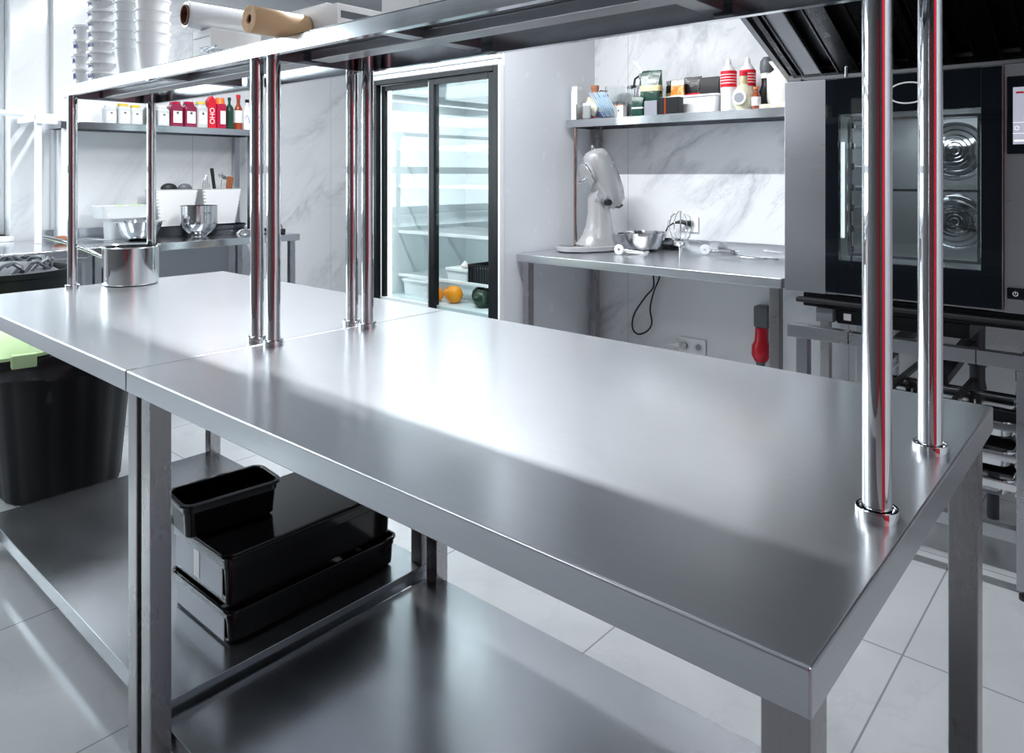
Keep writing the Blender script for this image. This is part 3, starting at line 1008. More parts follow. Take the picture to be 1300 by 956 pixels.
# sink cabinet further to the left
t = thing('steel_cabinet', 'low steel cabinet under the window, left of the work table', 'cabinet', (-4.85, 1.0, 0))
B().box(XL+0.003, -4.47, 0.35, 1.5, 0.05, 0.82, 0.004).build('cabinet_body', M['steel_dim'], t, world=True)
B().box(XL+0.003, -4.44, 0.34, 1.505, 0.8205, 0.87, 0.004).build('worktop', M['steel_shelf'], t, world=True)
for y0, y1 in ((0.37, 0.92), (0.94, 1.48)):
    dr = B().box(-4.4695, -4.452, y0, y1, 0.08, 0.80, 0.004).build('door', M['steel_shelf'], t, world=True)
    B().box(-4.452, -4.435, y0+0.04, y1-0.04, 0.765, 0.78, 0.004).build('handle', M['steel_bright'], dr, world=True)
B().box(XL+0.05, -4.55, 0.4, 1.45, 0, 0.05).build('plinth', M['black_matte'], t, world=True)
# black tub with a grey net, at the very left
t = thing('black_tub', 'large rounded black tub at the left edge of the view', 'tub', (-3.72, 1.02, 0))
t.location = (-4.13, 1.02, 0)
B().lathe([(0, 0), (0.19, 0), (0.235, 0.08), (0.275, 0.45), (0.283, 0.80), (0.29, 0.805), (0.29, 0.83), (0.28, 0.83), (0.272, 0.79), (0.26, 0.45), (0.22, 0.1), (0, 0.08)], seg=56).build('tub_body', M['bin_black'], t)
b = B()
rn = random.Random(5)
for k in range(26):
    a = rn.uniform(0, 2*PI)
    a2 = a+rn.uniform(0.6, 1.6)
    pts = [(0.2*math.cos(a+(a2-a)*i/7)*rn.uniform(0.9, 1.05), 0.2*math.sin(a+(a2-a)*i/7)*rn.uniform(0.9, 1.05), 0.83+0.045*math.sin(i*0.9+k)) for i in range(8)]
    b.tube(pts, 0.008, 6)
b.lathe([(0, 0.86), (0.12, 0.855), (0.22, 0.82), (0.25, 0.80), (0, 0.79)], seg=40)
b.build('crumpled_net', M['grey_plastic'], t)

t = thing('wall_shelf', 'long steel wall shelf on the left wall holding jars and bottles', 'shelf', (-5.15, 2.2, 1.565))
tray(B(), XL+0.003, -5.0, 1.54, 2.87, 1.612, 0.045).build('shelf_board', M['steel_shelf'], t, world=True)
B().box(-5.06, -5.02, 2.79, 2.83, 0.8702, 1.566, 0.002).build('post', M['steel'], t, world=True)
B().box(XL+0.02, XL+0.06, 2.79, 2.83, 0.8702, 1.566, 0.002).build('post', M['steel'], t, world=True)
B().box(-5.06, -5.02, 1.56, 1.60, 0.8702, 1.566, 0.002).build('post', M['white_frame'], t, world=True)
B().box(XL+0.02, XL+0.06, 1.60, 1.64, 0.8702, 1.566, 0.002).build('post', M['white_frame'], t, world=True)
t = thing('wall_rack', 'white bracket rack beside the window at the end of the wall shelf', 'rack', (-5.2, 1.45, 1.3))
b = B().box(-5.34, -4.98, 1.40, 1.43, 1.60, 1.64, 0.004).box(-5.0, -4.97, 1.40, 1.515, 1.585, 1.645, 0.003)
b.box(-5.34, -4.98, 1.485, 1.515, 1.60, 1.64, 0.004)
b.build('bracket', M['white_frame'], t, world=True)
B().box(-5.02, -4.985, 1.405, 1.435, 0.8705, 1.60, 0.003).build('upright', M['white_frame'], t, world=True)
B().cyl((-5.28, -0.9, 1.66), (-5.28, 1.50, 1.66), 0.018).build('rail', M['white_frame'], t, world=True)
for y in (-0.8, 1.46):
    B().box(-5.355, -5.26, y-0.02, y+0.02, 1.64, 1.68, 0.003).build('rail_bracket', M['white_frame'], t, world=True)


# ---- jars on the left wall shelf
def jar(x, y, z, w, h, body, lid, labelmat, lbl, nk=0.72, cat='jar', name='jam_jar', lidh=0.016, square=True):
    t = thing(name, lbl, cat, (x, y, z), 0, None)
    if square:
        rs = []
        for s_, zz in ((0.9, 0), (1, 0.006), (1, h*0.74), (0.94, h*0.80), (nk, h*0.86), (nk, h-lidh)):
            rs.append([(a, c, zz) for a, c in rrect(0, 0, w/2*s_, w/2*s_, w*0.16*s_)])
        B().loft(rs).build('glass_body', M[body], t)
    else:
        B().lathe([(0, 0), (w*0.46, 0), (w/2, 0.006), (w/2, h*0.74), (w*0.46, h*0.8), (w/2*nk, h*0.86), (w/2*nk, h-lidh), (0, h-lidh)], seg=32).build('glass_body', M[body], t)
    B().cyl((0, 0, h-lidh+0.0005), (0, 0, h), w/2*nk+0.003, seg=32).build('lid', M[lid], t)
    if labelmat:
        B().box(w/2+0.0004, w/2+0.0014, -w*0.34, w*0.34, h*0.16, h*0.62, 0.0003, 1).build('label', M[labelmat], t)
        B().box(w/2+0.0014, w/2+0.002, -w*0.10, w*0.10, h*0.5, h*0.60, 0.0002, 1).build('label_emblem', M['grey_plastic'], t)
    return t


M['honey_clear'] = plain('cloudy_glass', (0.72, 0.75, 0.75), 0.08, trans=0.3, coat=0.5)
SZ = 1.6124
jar(-5.11, 1.855, SZ, 0.072, 0.125, 'honey_clear', 'white_plastic', 'paper_white', 'clear jar with white label, leftmost on the left wall shelf')
jar(-5.11, 1.937, SZ, 0.080, 0.135, 'honey_clear', 'yellow', 'paper_white', 'clear jar with yellow lid, second from left on the left wall shelf')
jar(-5.11, 2.014, SZ, 0.074, 0.130, 'honey_clear', 'yellow', 'paper_white', 'clear jar with yellow lid and white label, third from left on the wall shelf')
jar(-5.11, 2.105, SZ, 0.062, 0.14, 'green_dark', 'white_plastic', 'paper_white', 'dark jar just behind the left chrome post on the wall shelf')
jar(-5.11, 2.189, SZ, 0.080, 0.14, 'honey_clear', 'white_plastic', 'paper_white', 'clear white-labelled jar directly left of the two dark pink jars')
jar(-5.11, 2.279, SZ, 0.088, 0.175, 'pink_tub', 'crimson', 'paper_white', 'dark pink jar with white label, left one of the pair')
jar(-5.11, 2.374, SZ, 0.088, 0.18, 'pink_tub', 'crimson', 'paper_white', 'dark pink jar with crimson lid, right one of the pair')
jar(-5.11, 2.461, SZ, 0.078, 0.185, 'honey_clear', 'yellow', 'paper_white', 'tall clear jar with orange yellow lid between pink jars and red cartons')
t = thing('drink_carton', 'crimson drink carton with vertical white lettering on the wall shelf', 'carton', (-5.10, 2.530, SZ))
b = B()
b.box(-0.028, 0.028, -0.028, 0.028, 0, 0.20, 0.003)
b.prism([(-0.028, 0.2), (0.028, 0.2), (0.0, 0.235)], 'x', -0.027, 0.027)
b.build('carton_body', M['red'], t)
text_mesh('OHO', 0.05, 'carton_lettering', 'paper_white', t, Matrix.Translation((0.0328, 0, 0.085)) @ Matrix.Rotation(PI/2, 4, 'X') @ Matrix.Rotation(PI/2, 4, 'Y') @ Matrix.Rotation(PI/2, 4, 'Z') if False else Matrix.Translation((0.0288, 0, 0.09)) @ Matrix.Rotation(PI/2, 4, 'Z') @ Matrix.Rotation(PI/2, 4, 'X') @ Matrix.Rotation(PI/2, 4, 'Z'))
t = thing('drink_bottle', 'crimson bottle with wide orange cap beside the dark green bottle', 'bottle', (-5.10, 2.598, SZ))
B().loft([[(a, c, zz) for a, c in rrect(0, 0, ww, ww, ww*0.3)] for ww, zz in ((0.034, 0), (0.036, 0.006), (0.036, 0.17), (0.033, 0.18))]).build('bottle_body', M['crimson'], t)
B().cyl((0, 0, 0.1805), (0, 0, 0.225), 0.036, 0.030).build('cap', M['orange_syrup'], t)
B().box(0.0362, 0.0372, -0.012, 0.026, 0.035, 0.13).build('label', M['paper_white'], t)


def bottle(x, y, z, r, h, body, cap, lbl, labelmat=None, l0=0.2, l1=0.5, neck=0.3, shoulder=0.62, name='glass_bottle', seg=32, labelcol=None):
    t = thing(name, lbl, 'bottle', (x, y, z))
    nr = r*neck
    B().lathe([(0, 0), (r*0.92, 0), (r, 0.006), (r, h*shoulder), (r*0.82, h*(shoulder+0.08)), (nr*1.2, h*(shoulder+0.16)), (nr, h*(shoulder+0.2)), (nr, h*0.93), (0, h*0.93)], seg=seg).build('bottle_body', M[body], t)
    B().cyl((0, 0, h*0.90), (0, 0, h), nr+0.003, seg=24).build('cap', M[cap], t)
    if labelmat:
        B().lathe([(r+0.0004, h*l0), (r+0.0012, h*l0), (r+0.0012, h*l1), (r+0.0004, h*l1), (r+0.0004, h*l0)], seg=seg).build('label', M[labelmat], t)
    return t


bottle(-5.10, 2.672, SZ, 0.031, 0.235, 'green_dark', 'green_dark', 'dark green glass bottle on the left wall shelf between the red drinks')
bottle(-5.10, 2.742, SZ, 0.031, 0.26, 'amber', 'red', 'dark sauce bottle with red neck and white label on the left wall shelf', 'paper_white', 0.2, 0.55, 0.42, 0.55)
t = bottle(-5.10, 2.812, SZ, 0.030, 0.23, 'white_plastic', 'black_frame', 'white bottle with black cap and blue swirl, last at the right of the wall shelf', 'paper_white', 0.05, 0.6, 0.4, 0.62)
b = B()
b.tube([(0.0318*math.cos(a), 0.0318*math.sin(a), zz) for a, zz in [(-0.9+0.12*i, 0.08+0.03*math.sin(i*0.5)) for i in range(14)]], 0.0022, 6)
b.build('blue_swirl', M['blue_ink'], t)

# ---- things on the left work table
TZ = 0.8703


def bowl(name, x, y, z, r, h, base, mat, lbl, foot=None, seg=56, rimw=0.006, power=2.2):
    prof = [(0, 0), (base*0.92, 0), (base, 0.002)]
    n = 14
    for i in range(1, n+1):
        u = i/n
        prof.append((base+(r-base)*math.pow(u, 1/power) if power > 1 else base+(r-base)*u, 0.002+(h-0.002)*math.pow(u, 1.0)))
    prof.append((r+rimw, h))
    prof.append((r+rimw, h+0.002))
    prof.append((r-0.002, h+0.001))
    for i in range(n-1, 0, -1):
        u = i/n
        prof.append((base+(r-base)*math.pow(u, 1/power)-0.002, 0.004+(h-0.002)*u))
    prof.append((base-0.002, 0.005))
    prof.append((0, 0.005))
    t = thing(name, lbl, 'bowl', (x, y, z))
    B().lathe(prof, seg=seg).build('bowl_body', M[mat], t)
    return t


t = thing('mixer_bowl', 'tall polished mixing bowl in front of the white utensil bins', 'bowl', (-4.80, 2.30, TZ))
po, pi_ = [(0, 0.0), (0.05, 0.0), (0.052, 0.006)], []
for i in range(1, 25):
    u = i/24
    rr = max(0.052, 0.116*math.sqrt(max(0.0, 1-(1-min(1.0, (u+0.03)/0.5))**2)))
    po.append((rr, 0.006+0.196*u))
    pi_.append((rr-0.002, 0.009+0.196*u))
B().lathe(po+[(0.121, 0.202), (0.121, 0.2055)]+pi_[::-1]+[(0, 0.010)], seg=64).build('bowl_body', M['steel_bright'], t)
B().tube([(0.117, -0.02, 0.16), (0.135, -0.02, 0.155), (0.135, 0.02, 0.155), (0.117, 0.02, 0.16)], 0.004, 8).build('handle', M['steel_bright'], t)
bowl('mixing_bowl', -4.83, 1.93, TZ, 0.135, 0.115, 0.06, 'steel_bright', 'wide polished steel bowl with flat rim, left of the tall mixing bowl', power=2.4, rimw=0.018)
t = thing('storage_tub', 'pale translucent tub with upturned lip behind the wide steel bowl', 'tub', (-5.06, 1.92, TZ))
B().loft([[(x, y, z) for x, y in rrect(0, 0, hx, hy, 0.03)] for hx, hy, z in ((0.07, 0.10, 0), (0.075, 0.105, 0.13), (0.10, 0.15, 0.132), (0.115, 0.165, 0.205), (0.117, 0.167, 0.21), (0.11, 0.16, 0.206), (0.09, 0.14, 0.14))]).build('tub_body', M['clear_plastic'], t)
for i, (dx, dy) in enumerate(((0.0, -0.02), (0.02, 0.06), (-0.03, 0.10))):
    o = B().lathe([(0, 0), (0.03, 0.01), (0.04, 0.04), (0.03, 0.068), (0, 0.078)], (-5.06+dx, 1.92+dy, TZ+0.1402), 20).build('green_apple', M['lid_green'])
    tag(o, ['pale green fruit in the translucent tub, leftmost', 'pale green fruit in the translucent tub, middle one', 'pale green fruit in the translucent tub, rightmost'][i], 'fruit', 'green fruit in the tub')


def utensil_bin(x, y, lbl):
    t = thing('utensil_bin', lbl, 'bin', (x, y, TZ+0.0), 0, 'white utensil bins')
    rs = []
    prev = None
    n = 11
    for i in range(n*2):
        z = 0.246*i/(n*2-1)
        g = 0.003 if i % 2 else 0
        rs.append([(a, c, z) for a, c in rrect(0, 0, 0.075+0.028*z/0.246-g, 0.112+0.036*z/0.246-g, 0.02)])
    rs.append([(a, c, 0.25) for a, c in rrect(0, 0, 0.106, 0.151, 0.022)])
    rs.append([(a, c, 0.25) for a, c in rrect(0, 0, 0.100, 0.145, 0.02)])
    rs.append([(a, c, 0.01) for a, c in rrect(0, 0, 0.072, 0.108, 0.02)])
    B().loft(rs).build('bin_body', M['white_plastic'], t)
    return t


def dark_tin(z, r, h, lbl, x=-5.0, y=2.58):
    t = thing('cake_tin', lbl, 'tin', (x, y, z))
    B().lathe([(0, 0), (r, 0), (r, h-0.002), (r+0.003, h), (r-0.001, h), (r-0.002, 0.003), (0, 0.003)], seg=56).build('tin_wall', M['dark_tin'], t)
    B().lathe([(r+0.0005, 0.004), (r+0.003, 0.006), (r+0.0005, 0.008)], seg=56).build('tin_bead', M['dark_tin'], t)


UB = TZ
ub1 = utensil_bin(-5.10, 2.25, 'white ribbed bin, left of the pair, holding black ladles')
ub2 = utensil_bin(-5.10, 2.575, 'white ribbed bin, right of the pair, holding whisks and a wooden spatula')
for u in (ub1, ub2):
    u.location.z = TZ+0.0612
dark_tin(TZ, 0.165, 0.028, 'dark round cake tin, lower of the two under the right utensil bin', -5.02, 2.575)
dark_tin(TZ, 0.140, 0.0605, 'deep dark cake tin under the left utensil bin', -5.06, 2.26)
dark_tin(TZ+0.0285, 0.160, 0.032, 'dark round cake tin, upper of the two under the right utensil bin', -5.02, 2.575)


def utensil(kind, x, y, z0, lean, L, lbl):
    """upright tool in a bin; z0 = bottom end"""
    t = thing(kind, lbl, 'utensil', (x, y, z0))
    d = Vector((lean[0], lean[1], 1)).normalized()
    e = d*L
    if kind == 'ladle':
        B().tube([(0, 0, 0), tuple(e*0.5), tuple(e)], 0.005, 8).build('handle', M['grey_plastic'], t)
        B().sphere(tuple(e+Vector((0, 0, 0.012))), 0.05, 0.75, 1.1, 0.75, 28).build('scoop', M['black_matte'], t)
    elif kind == 'grey_ladle':
        B().tube([(0, 0, 0), tuple(e*0.5), tuple(e)], 0.005, 8).build('handle', M['black_matte'], t)
        B().sphere(tuple(e+Vector((0, 0, 0.012))), 0.048, 0.7, 1.05, 0.75, 28).build('scoop', M['grey_plastic'], t)
    elif kind == 'black_handled_knife':
        B().tube([(0, 0, 0), tuple(e*0.55)], 0.004, 8).build('blade', M['steel_bright'], t)
        B().tube([tuple(e*0.55), tuple(e*0.8), tuple(e)], lambda u: 0.011+0.002*u, 10).build('handle', M['black_matte'], t)
    elif kind == 'whisk':
        B().tube([(0, 0, 0), tuple(e*0.5)], 0.008, 10).build('handle', M['steel_bright'], t)
        b = B()
        c = e*0.5
        for k in range(6):
            a = k*PI/6
            pts = []
            for i in range(17):
                u = i/16*PI
                rr = 0.034*math.sin(u)*(0.7+0.3*math.sin(u))
                hgt = L*0.5*(1-abs(math.cos(u/1.0)) if False else math.sin(u/2 if u < PI/2 else (PI-u)/2)/math.sin(PI/4))
                sgn = math.cos(u)
                pts.append(tuple(c+d*hgt+Vector((math.cos(a), math.sin(a), 0))*(0.034*math.cos(u)*math.sin(min(1, hgt/(L*0.5)*1.0)*PI*0.75)+0.0)))
            b.tube(pts, 0.0013, 5)
        b.build('wires', M['steel_bright'], t)
    elif kind == 'wooden_spatula':
        B().tube([(0, 0, 0), tuple(e*0.7)], 0.006, 8).build('handle', M['wood'], t)
        B().box(-0.004, 0.004, -0.025, 0.025, L*0.7, L*0.98, 0.004, mat=Matrix.Rotation(-lean[1]*0.9, 4, 'X')).build('blade', M['wood'], t)
    elif kind == 'strainer':
        B().tube([(0, 0, 0), tuple(e)], 0.003, 8).build('handle', M['steel_bright'], t)
        B().lathe([(0, 0), (0.02, 0.004), (0.035, 0.018), (0.037, 0.02), (0.034, 0.02), (0.018, 0.008), (0, 0.005)], tuple(e*0.86), 28, (0.5, 0.2, 0.8)).build('bowl', M['steel_bright'], t)
    return t


UZ = TZ+0.0612+0.0105
utensil('ladle', -5.07, 2.22, UZ, (0.05, -0.02), 0.232, 'round black ladle in the left utensil bin')
utensil('grey_ladle', -5.08, 2.31, UZ, (0.05, 0.08), 0.232, 'round grey ladle in the left utensil bin beside the black one')
utensil('whisk', -5.10, 2.49, UZ, (0.05, 0.0), 0.345, 'steel wire whisk at the left of the right utensil bin')
utensil('black_handled_knife', -5.06, 2.57, UZ, (0.05, -0.16), 0.39, 'black handled tool leaning left out of the right utensil bin')
utensil('strainer', -5.12, 2.60, UZ, (0.05, 0.05), 0.36, 'steel ladle with thin handle in the middle of the right utensil bin')
utensil('wooden_spatula', -5.06, 2.62, UZ, (0.02, 0.13), 0.335, 'brown wooden spatula in the right utensil bin')
utensil('whisk', -5.12, 2.655, UZ, (0.0, 0.16), 0.36, 'steel wire whisk at the right side of the right utensil bin')
# tongs, cloth and cable
t = thing('tongs', 'steel tongs with dark grips lying left of the translucent tub', 'utensil', (-4.95, 1.56, TZ))
B().tube([(0.0, 0.0, 0.008), (0.04, 0.1, 0.02), (0.12, 0.2, 0.006)], 0.004, 8).tube([(0.02, -0.01, 0.006), (0.07, 0.1, 0.012), (0.13, 0.21, 0.006)], 0.004, 8).build('arm', M['steel_bright'], t)
B().sphere((-0.01, -0.03, 0.022), 0.022, 1.6, 2.2, 0.9, 20).build('grip', M['wood'], t)
t = thing('power_strip_cable', 'coiled black cable at the right end of the left work table', 'cable', (-4.75, 2.80, TZ))
t['category'] = 'cable'
t.name = 'coiled_cable'
b = B()
b.tube([(0.07*math.cos(a*0.35)*(1+0.1*math.sin(a)), 0.035*math.sin(a*0.35), 0.008+0.012*(a/40)) for a in range(60)], 0.006, 8)
b.tube([(-0.06, 0.02, 0.01), (-0.02, 0.03, 0.07), (0.06, 0.03, 0.09), (0.12, 0.02, 0.03), (0.13, 0.01, 0.010)], 0.004, 8)
b.build('cable_coil', M['black_matte'], t)
B().box(0.11, 0.15, -0.01, 0.03, 0.0, 0.03, 0.006).build('plug', M['black_matte'], t)
t = thing('domed_cover', 'small domed steel lid between cake tins and cable', 'lid', (-4.80, 2.745, TZ))
t.location = (-4.77, 2.62, TZ)
B().lathe([(0.07, 0), (0.072, 0.003), (0.05, 0.025), (0.015, 0.034), (0, 0.035)], seg=40).build('dome', M['steel_bright'], t)
B().sphere((0, 0, 0.045), 0.012).build('knob', M['steel_bright'], t)

# ================================================================== MIXER TABLE (right back)
t = thing('work_table', 'steel work table against the back wall under the stand mixer', 'table', (-1.8, 3.2, 0))
X0, X1 = XP+0.012, -1.105
B().box(X0, X1, 2.875, YB-0.002, 0.83, 0.87, 0.003, 3).build('tabletop', M['steel_top'], t, world=True)
B().box(X0, X1, YB-0.02, YB-0.002, 0.8705, 0.935, 0.002).build('backsplash', M['steel_shelf'], t, world=True)
for lx, ly in ((X0+0.02, 2.90), (X0+0.02, 3.50), (X1-0.06, 2.90), (X1-0.06, 3.50)):
    square_leg(lx, ly, 0, 0.8295, 0.042, t)
t = thing('wall_shelf', 'steel shelf above the stand mixer crowded with bottles and packets', 'shelf', (-1.85, 3.45, 1.545))
tray(B(), XP+0.012, -1.255, 3.30, YB-0.002, 1.588, 0.042).build('shelf_board', M['steel_shelf'], t, world=True)
B().cyl((-2.448, 3.335, 0.871), (-2.448, 3.335, 1.548), 0.010, seg=32).build('post', M['copper_reflection'], t, world=True)
B().box(-2.47, -2.435, 3.54, 3.575, 0.8705, 1.548, 0.002).build('post', M['steel_v'], t, world=True)

# ---- stand mixer
MX, MY = -2.29, 3.23
t = thing('stand_mixer', 'silver white tilt-head stand mixer with its head raised', 'mixer', (MX, MY, 0.8704), math.atan2(-0.89, -0.45))


def ell(cx, hx, hy, z, n=32, p=2.6):
    out = []
    for i in range(n):
        a = 2*PI*i/n
        c, s_ = math.cos(a), math.sin(a)
        out.append((cx+hx*math.copysign(abs(c)**(2/p), c), hy*math.copysign(abs(s_)**(2/p), s_), z))
    return out


B().loft([ell(0.0, 0.168, 0.098, 0.004), ell(0.0, 0.175, 0.103, 0.008), ell(0.0, 0.175, 0.103, 0.026), ell(-0.004, 0.166, 0.094, 0.034)]).build('base_plate', M['mixer_silver'], t)
B().loft([ell(0, 0.16, 0.09, 0.0), ell(0, 0.16, 0.09, 0.0042)]).build('rubber_pad', M['black_matte'], t)
B().lathe([(0.062, 0.0), (0.066, 0.003), (0.055, 0.0045), (0, 0.0045)], (0.09, 0, 0.0342), 36).build('bowl_clamp', M['steel_bright'], t)
B().loft([ell(-0.050, 0.118, 0.085, 0.0345), ell(-0.056, 0.104, 0.077, 0.05), ell(-0.064, 0.088, 0.067, 0.08), ell(-0.070, 0.074, 0.058, 0.13), ell(-0.070, 0.062, 0.052, 0.20), ell(-0.064, 0.054, 0.048, 0.27), ell(-0.060, 0.049, 0.045, 0.290)]).build('column', M['mixer_silver'], t)
A0 = Vector((-0.185, 0, 0.245))
axd = Vector((0.36, 0, 0.933)).normalized()
ph = Vector((0.933, 0, -0.36))
rings = []
for s_, w, ly, off in ((0.0, 0.010, 0.012, 0.0), (0.006, 0.04, 0.042, 0.0), (0.03, 0.066, 0.06, 0.0), (0.08, 0.078, 0.066, 0.0), (0.15, 0.082, 0.070, 0.004), (0.22, 0.082, 0.070, 0.008), (0.28, 0.076, 0.067, 0.010), (0.31, 0.064, 0.060, 0.010), (0.328, 0.045, 0.045, 0.010), (0.336, 0.012, 0.012, 0.010)):
    c = A0+axd*s_+ph*(off+0.02)
    rings.append([tuple(c+ph*(w*math.copysign(abs(math.cos(a))**0.8, math.cos(a)))+Vector((0, ly*math.copysign(abs(math.sin(a))**0.8, math.sin(a)), 0))) for a in [2*PI*i/36 for i in range(36)]])
hd_ = B().loft(rings).build('head', M['mixer_silver'], t, smooth=50)
c = A0+axd*0.225+ph*0.10
B().lathe([(0, 0.0), (0.064, 0.0), (0.066, 0.012), (0.060, 0.026), (0.0, 0.03)], tuple(c), 44, tuple(ph)).build('planetary_housing', M['mixer_silver'], hd_)
B().lathe([(0.060, 0.018), (0.066, 0.018), (0.066, 0.024), (0.060, 0.024), (0.060, 0.018)], tuple(c), 44, tuple(ph)).build('chrome_ring', M['chrome'], hd_)
c2 = c+ph*0.028-axd*0.025
B().cyl(c2, c2+ph*0.055, 0.008).cyl(c2+ph*0.035+Vector((0, -0.015, 0)), c2+ph*0.035+Vector((0, 0.015, 0)), 0.003).cyl(c2, c2+ph*0.012, 0.016).build('beater_shaft', M['chrome'], hd_)
tp = A0+axd*0.334+ph*0.03
B().cyl(tp, tp+axd*0.012, 0.012).sphere(tuple(tp+axd*0.018), 0.009).build('hub_knob', M['chrome'], hd_)
# hinge yoke, lever and tail
B().loft([[(-0.14, y, 0.225) for y in (-0.05, 0.05)]+[(-0.02, y, 0.27) for y in (0.045, -0.045)], [(-0.125, y, 0.30) for y in (-0.05, 0.05)]+[(-0.045, y, 0.335) for y in (0.045, -0.045)]]).build('hinge_yoke', M['mixer_silver'], t)
B().cyl((-0.09, 0.046, 0.262), (-0.09, 0.078, 0.262), 0.017, seg=20).build('lock_knob', M['black_matte'], t)
B().cyl((-0.05, 0.046, 0.275), (-0.05, 0.07, 0.275), 0.008).tube([(-0.05, 0.066, 0.275), (-0.03, 0.07, 0.285), (-0.015, 0.07, 0.30)], 0.004, 8).build('lever', M['chrome'], t)
B().tube([(-0.165, 0.0, 0.235), (-0.195, 0.0, 0.232), (-0.215, 0.0, 0.245)], 0.007, 8).build('tail_catch', M['grey_plastic'], t)
# power cord of the mixer, from its foot over the table to the wall socket
o = B().tube([(MX+0.09, MY+0.16, 0.96), (MX+0.14, MY+0.18, 0.965), (MX+0.24, MY+0.23, 0.945), (MX+0.30, MY+0.29, 0.90), (MX+0.32, MY+0.34, 0.876), (MX+0.36, 3.57, 0.876)], 0.004, 8).build('power_cord', M['black_matte'])
tag(o, 'thin black cord leaving the back of the stand mixer', 'cord')
o = B().tube([(-2.255, 3.305, 1.545), (-2.25, 3.302, 1.50), (-2.245, 3.30, 1.455)], 0.005, 8).build('hanging_cord', M['black_matte'])
tag(o, 'short black cord hanging from the shelf above the mixer head', 'cord')

# ---- bowls, whisk, small attachments
bowl('steel_bowl', -2.06, 3.44, TZ, 0.118, 0.10, 0.045, 'steel_bright', 'polished steel bowl between the stand mixer and the balloon whisk', power=2.2, rimw=0.006)
t = thing('balloon_whisk', 'large wire whisk attachment standing on its shaft beside the steel bowl', 'whisk', (-1.79, 3.33, TZ))
B().cyl((0, 0, 0), (0, 0, 0.045), 0.009).cyl((0, 0, 0.045), (0, 0, 0.05), 0.012).build('shaft', M['steel_bright'], t)
B().lathe([(0, 0), (0.028, 0.002), (0.033, 0.008), (0.036, 0.022), (0.03, 0.024), (0, 0.02)], (0, 0, 0.05), 36).build('collar', M['steel_bright'], t)
b = B()
for k in range(6):
    a = PI*k/6
    pts = []
    for i in range(25):
        u = -1+2*i/24
        th_ = u*PI*0.86
        rr = 0.063*math.sin(th_)*(1.0+0.05*math.cos(th_))
        zz = 0.148+0.078*math.cos(th_)
        pts.append((rr*math.cos(a), rr*math.sin(a), zz))
    b.tube(pts, 0.0016, 6)
b.build('wires', M['steel_bright'], t)


def grinder_part(x, y, rz, lbl):
    t = thing('mixer_attachment', lbl, 'attachment', (x, y, TZ), rz)
    B().lathe([(0.008, 0), (0.024, 0), (0.026, 0.004), (0.026, 0.012), (0.022, 0.016), (0.008, 0.016), (0.008, 0)], (0, 0, 0.027), 32, (0, -1, 0.0)).build('ring', M['white_plastic'], t)
    B().tube([(0.0, 0.02, 0.020), (0.05, 0.03, 0.016), (0.13, 0.04, 0.012)], lambda u: 0.013-0.005*u, 12).build('stem', M['steel_bright'], t)
    B().cyl((0.13, 0.028, 0.012), (0.13, 0.052, 0.012), 0.011).build('end_cap', M['steel_bright'], t)
    return t


grinder_part(-2.06, 3.19, 0.15, 'white ringed metal attachment lying in front of the steel bowl')
grinder_part(-1.73, 3.48, 0.35, 'white ringed metal attachment lying right of the balloon whisk')
t = thing('beater', 'flat steel beater lying behind the balloon whisk', 'attachment', (-1.52, 3.44, TZ), 0.0)
B().tube([(0.0, -0.005, 0.012), (0.06, 0.01, 0.008)], 0.006, 8).tube([(0.06, 0.01, 0.009), (0.12, -0.02, 0.009), (0.18, 0.0, 0.009), (0.12, 0.04, 0.009), (0.06, 0.01, 0.009)], 0.004, 8).build('beater_frame', M['steel_bright'], t)


def outlet(x, z, lbl, n, plug):
    t = thing('wall_outlet', lbl, 'outlet', (x, YB-0.001, z))
    B().box(-0.04*n, 0.04*n, -0.012, 0, -0.042, 0.042, 0.004).build('cover_plate', M['white_plastic'], t)
    for i in range(n):
        cx = (i-(n-1)/2)*0.078
        s_ = B().lathe([(0.018, 0.0), (0.026, 0.0), (0.026, 0.004), (0.024, 0.005), (0.018, 0.0)], (cx, -0.012, 0), 28, (0, -1, 0)).build('socket_ring', M['white_plastic'], t)
        B().cyl((cx-0.009, -0.0135, 0), (cx-0.009, -0.012, 0), 0.0035).cyl((cx+0.009, -0.0135, 0), (cx+0.009, -0.012, 0), 0.0035).cyl((cx, -0.0125, 0), (cx, -0.012, 0), 0.017).build('socket_face', M['mid_grey'], s_)
    return t


outlet(-1.865, 1.015, 'white wall outlet behind the balloon whisk', 1, True)
o = B().tube([(-1.98, 3.52, 0.975), (-1.975, 3.535, 1.0), (-1.95, 3.55, 1.02), (-1.91, 3.56, 1.028), (-1.885, 3.565, 1.022)], lambda u: 0.0045 if u < 0.7 else 0.012, 10).cyl((-1.885, 3.565, 1.022), (-1.868, 3.586, 1.017), 0.014).build('black_plug', M['black_matte'])
tag(o, 'black plug with curved cord in the outlet above the steel bowl', 'plug')
outlet(-1.862, 0.36, 'double white wall outlet low under the mixer table', 2, True)
o = B().tube([(-2.05, 3.55, 0.30), (-2.0, 3.56, 0.35), (-1.95, 3.562, 0.362)], 0.005, 8).cyl((-1.95, 3.562, 0.362), (-1.915, 3.562, 0.362), 0.014).cyl((-1.918, 3.562, 0.362), (-1.903, 3.5855, 0.361), 0.017).build('white_plug', M['white_plastic'])
tag(o, 'white plug with cord in the low double outlet', 'plug')
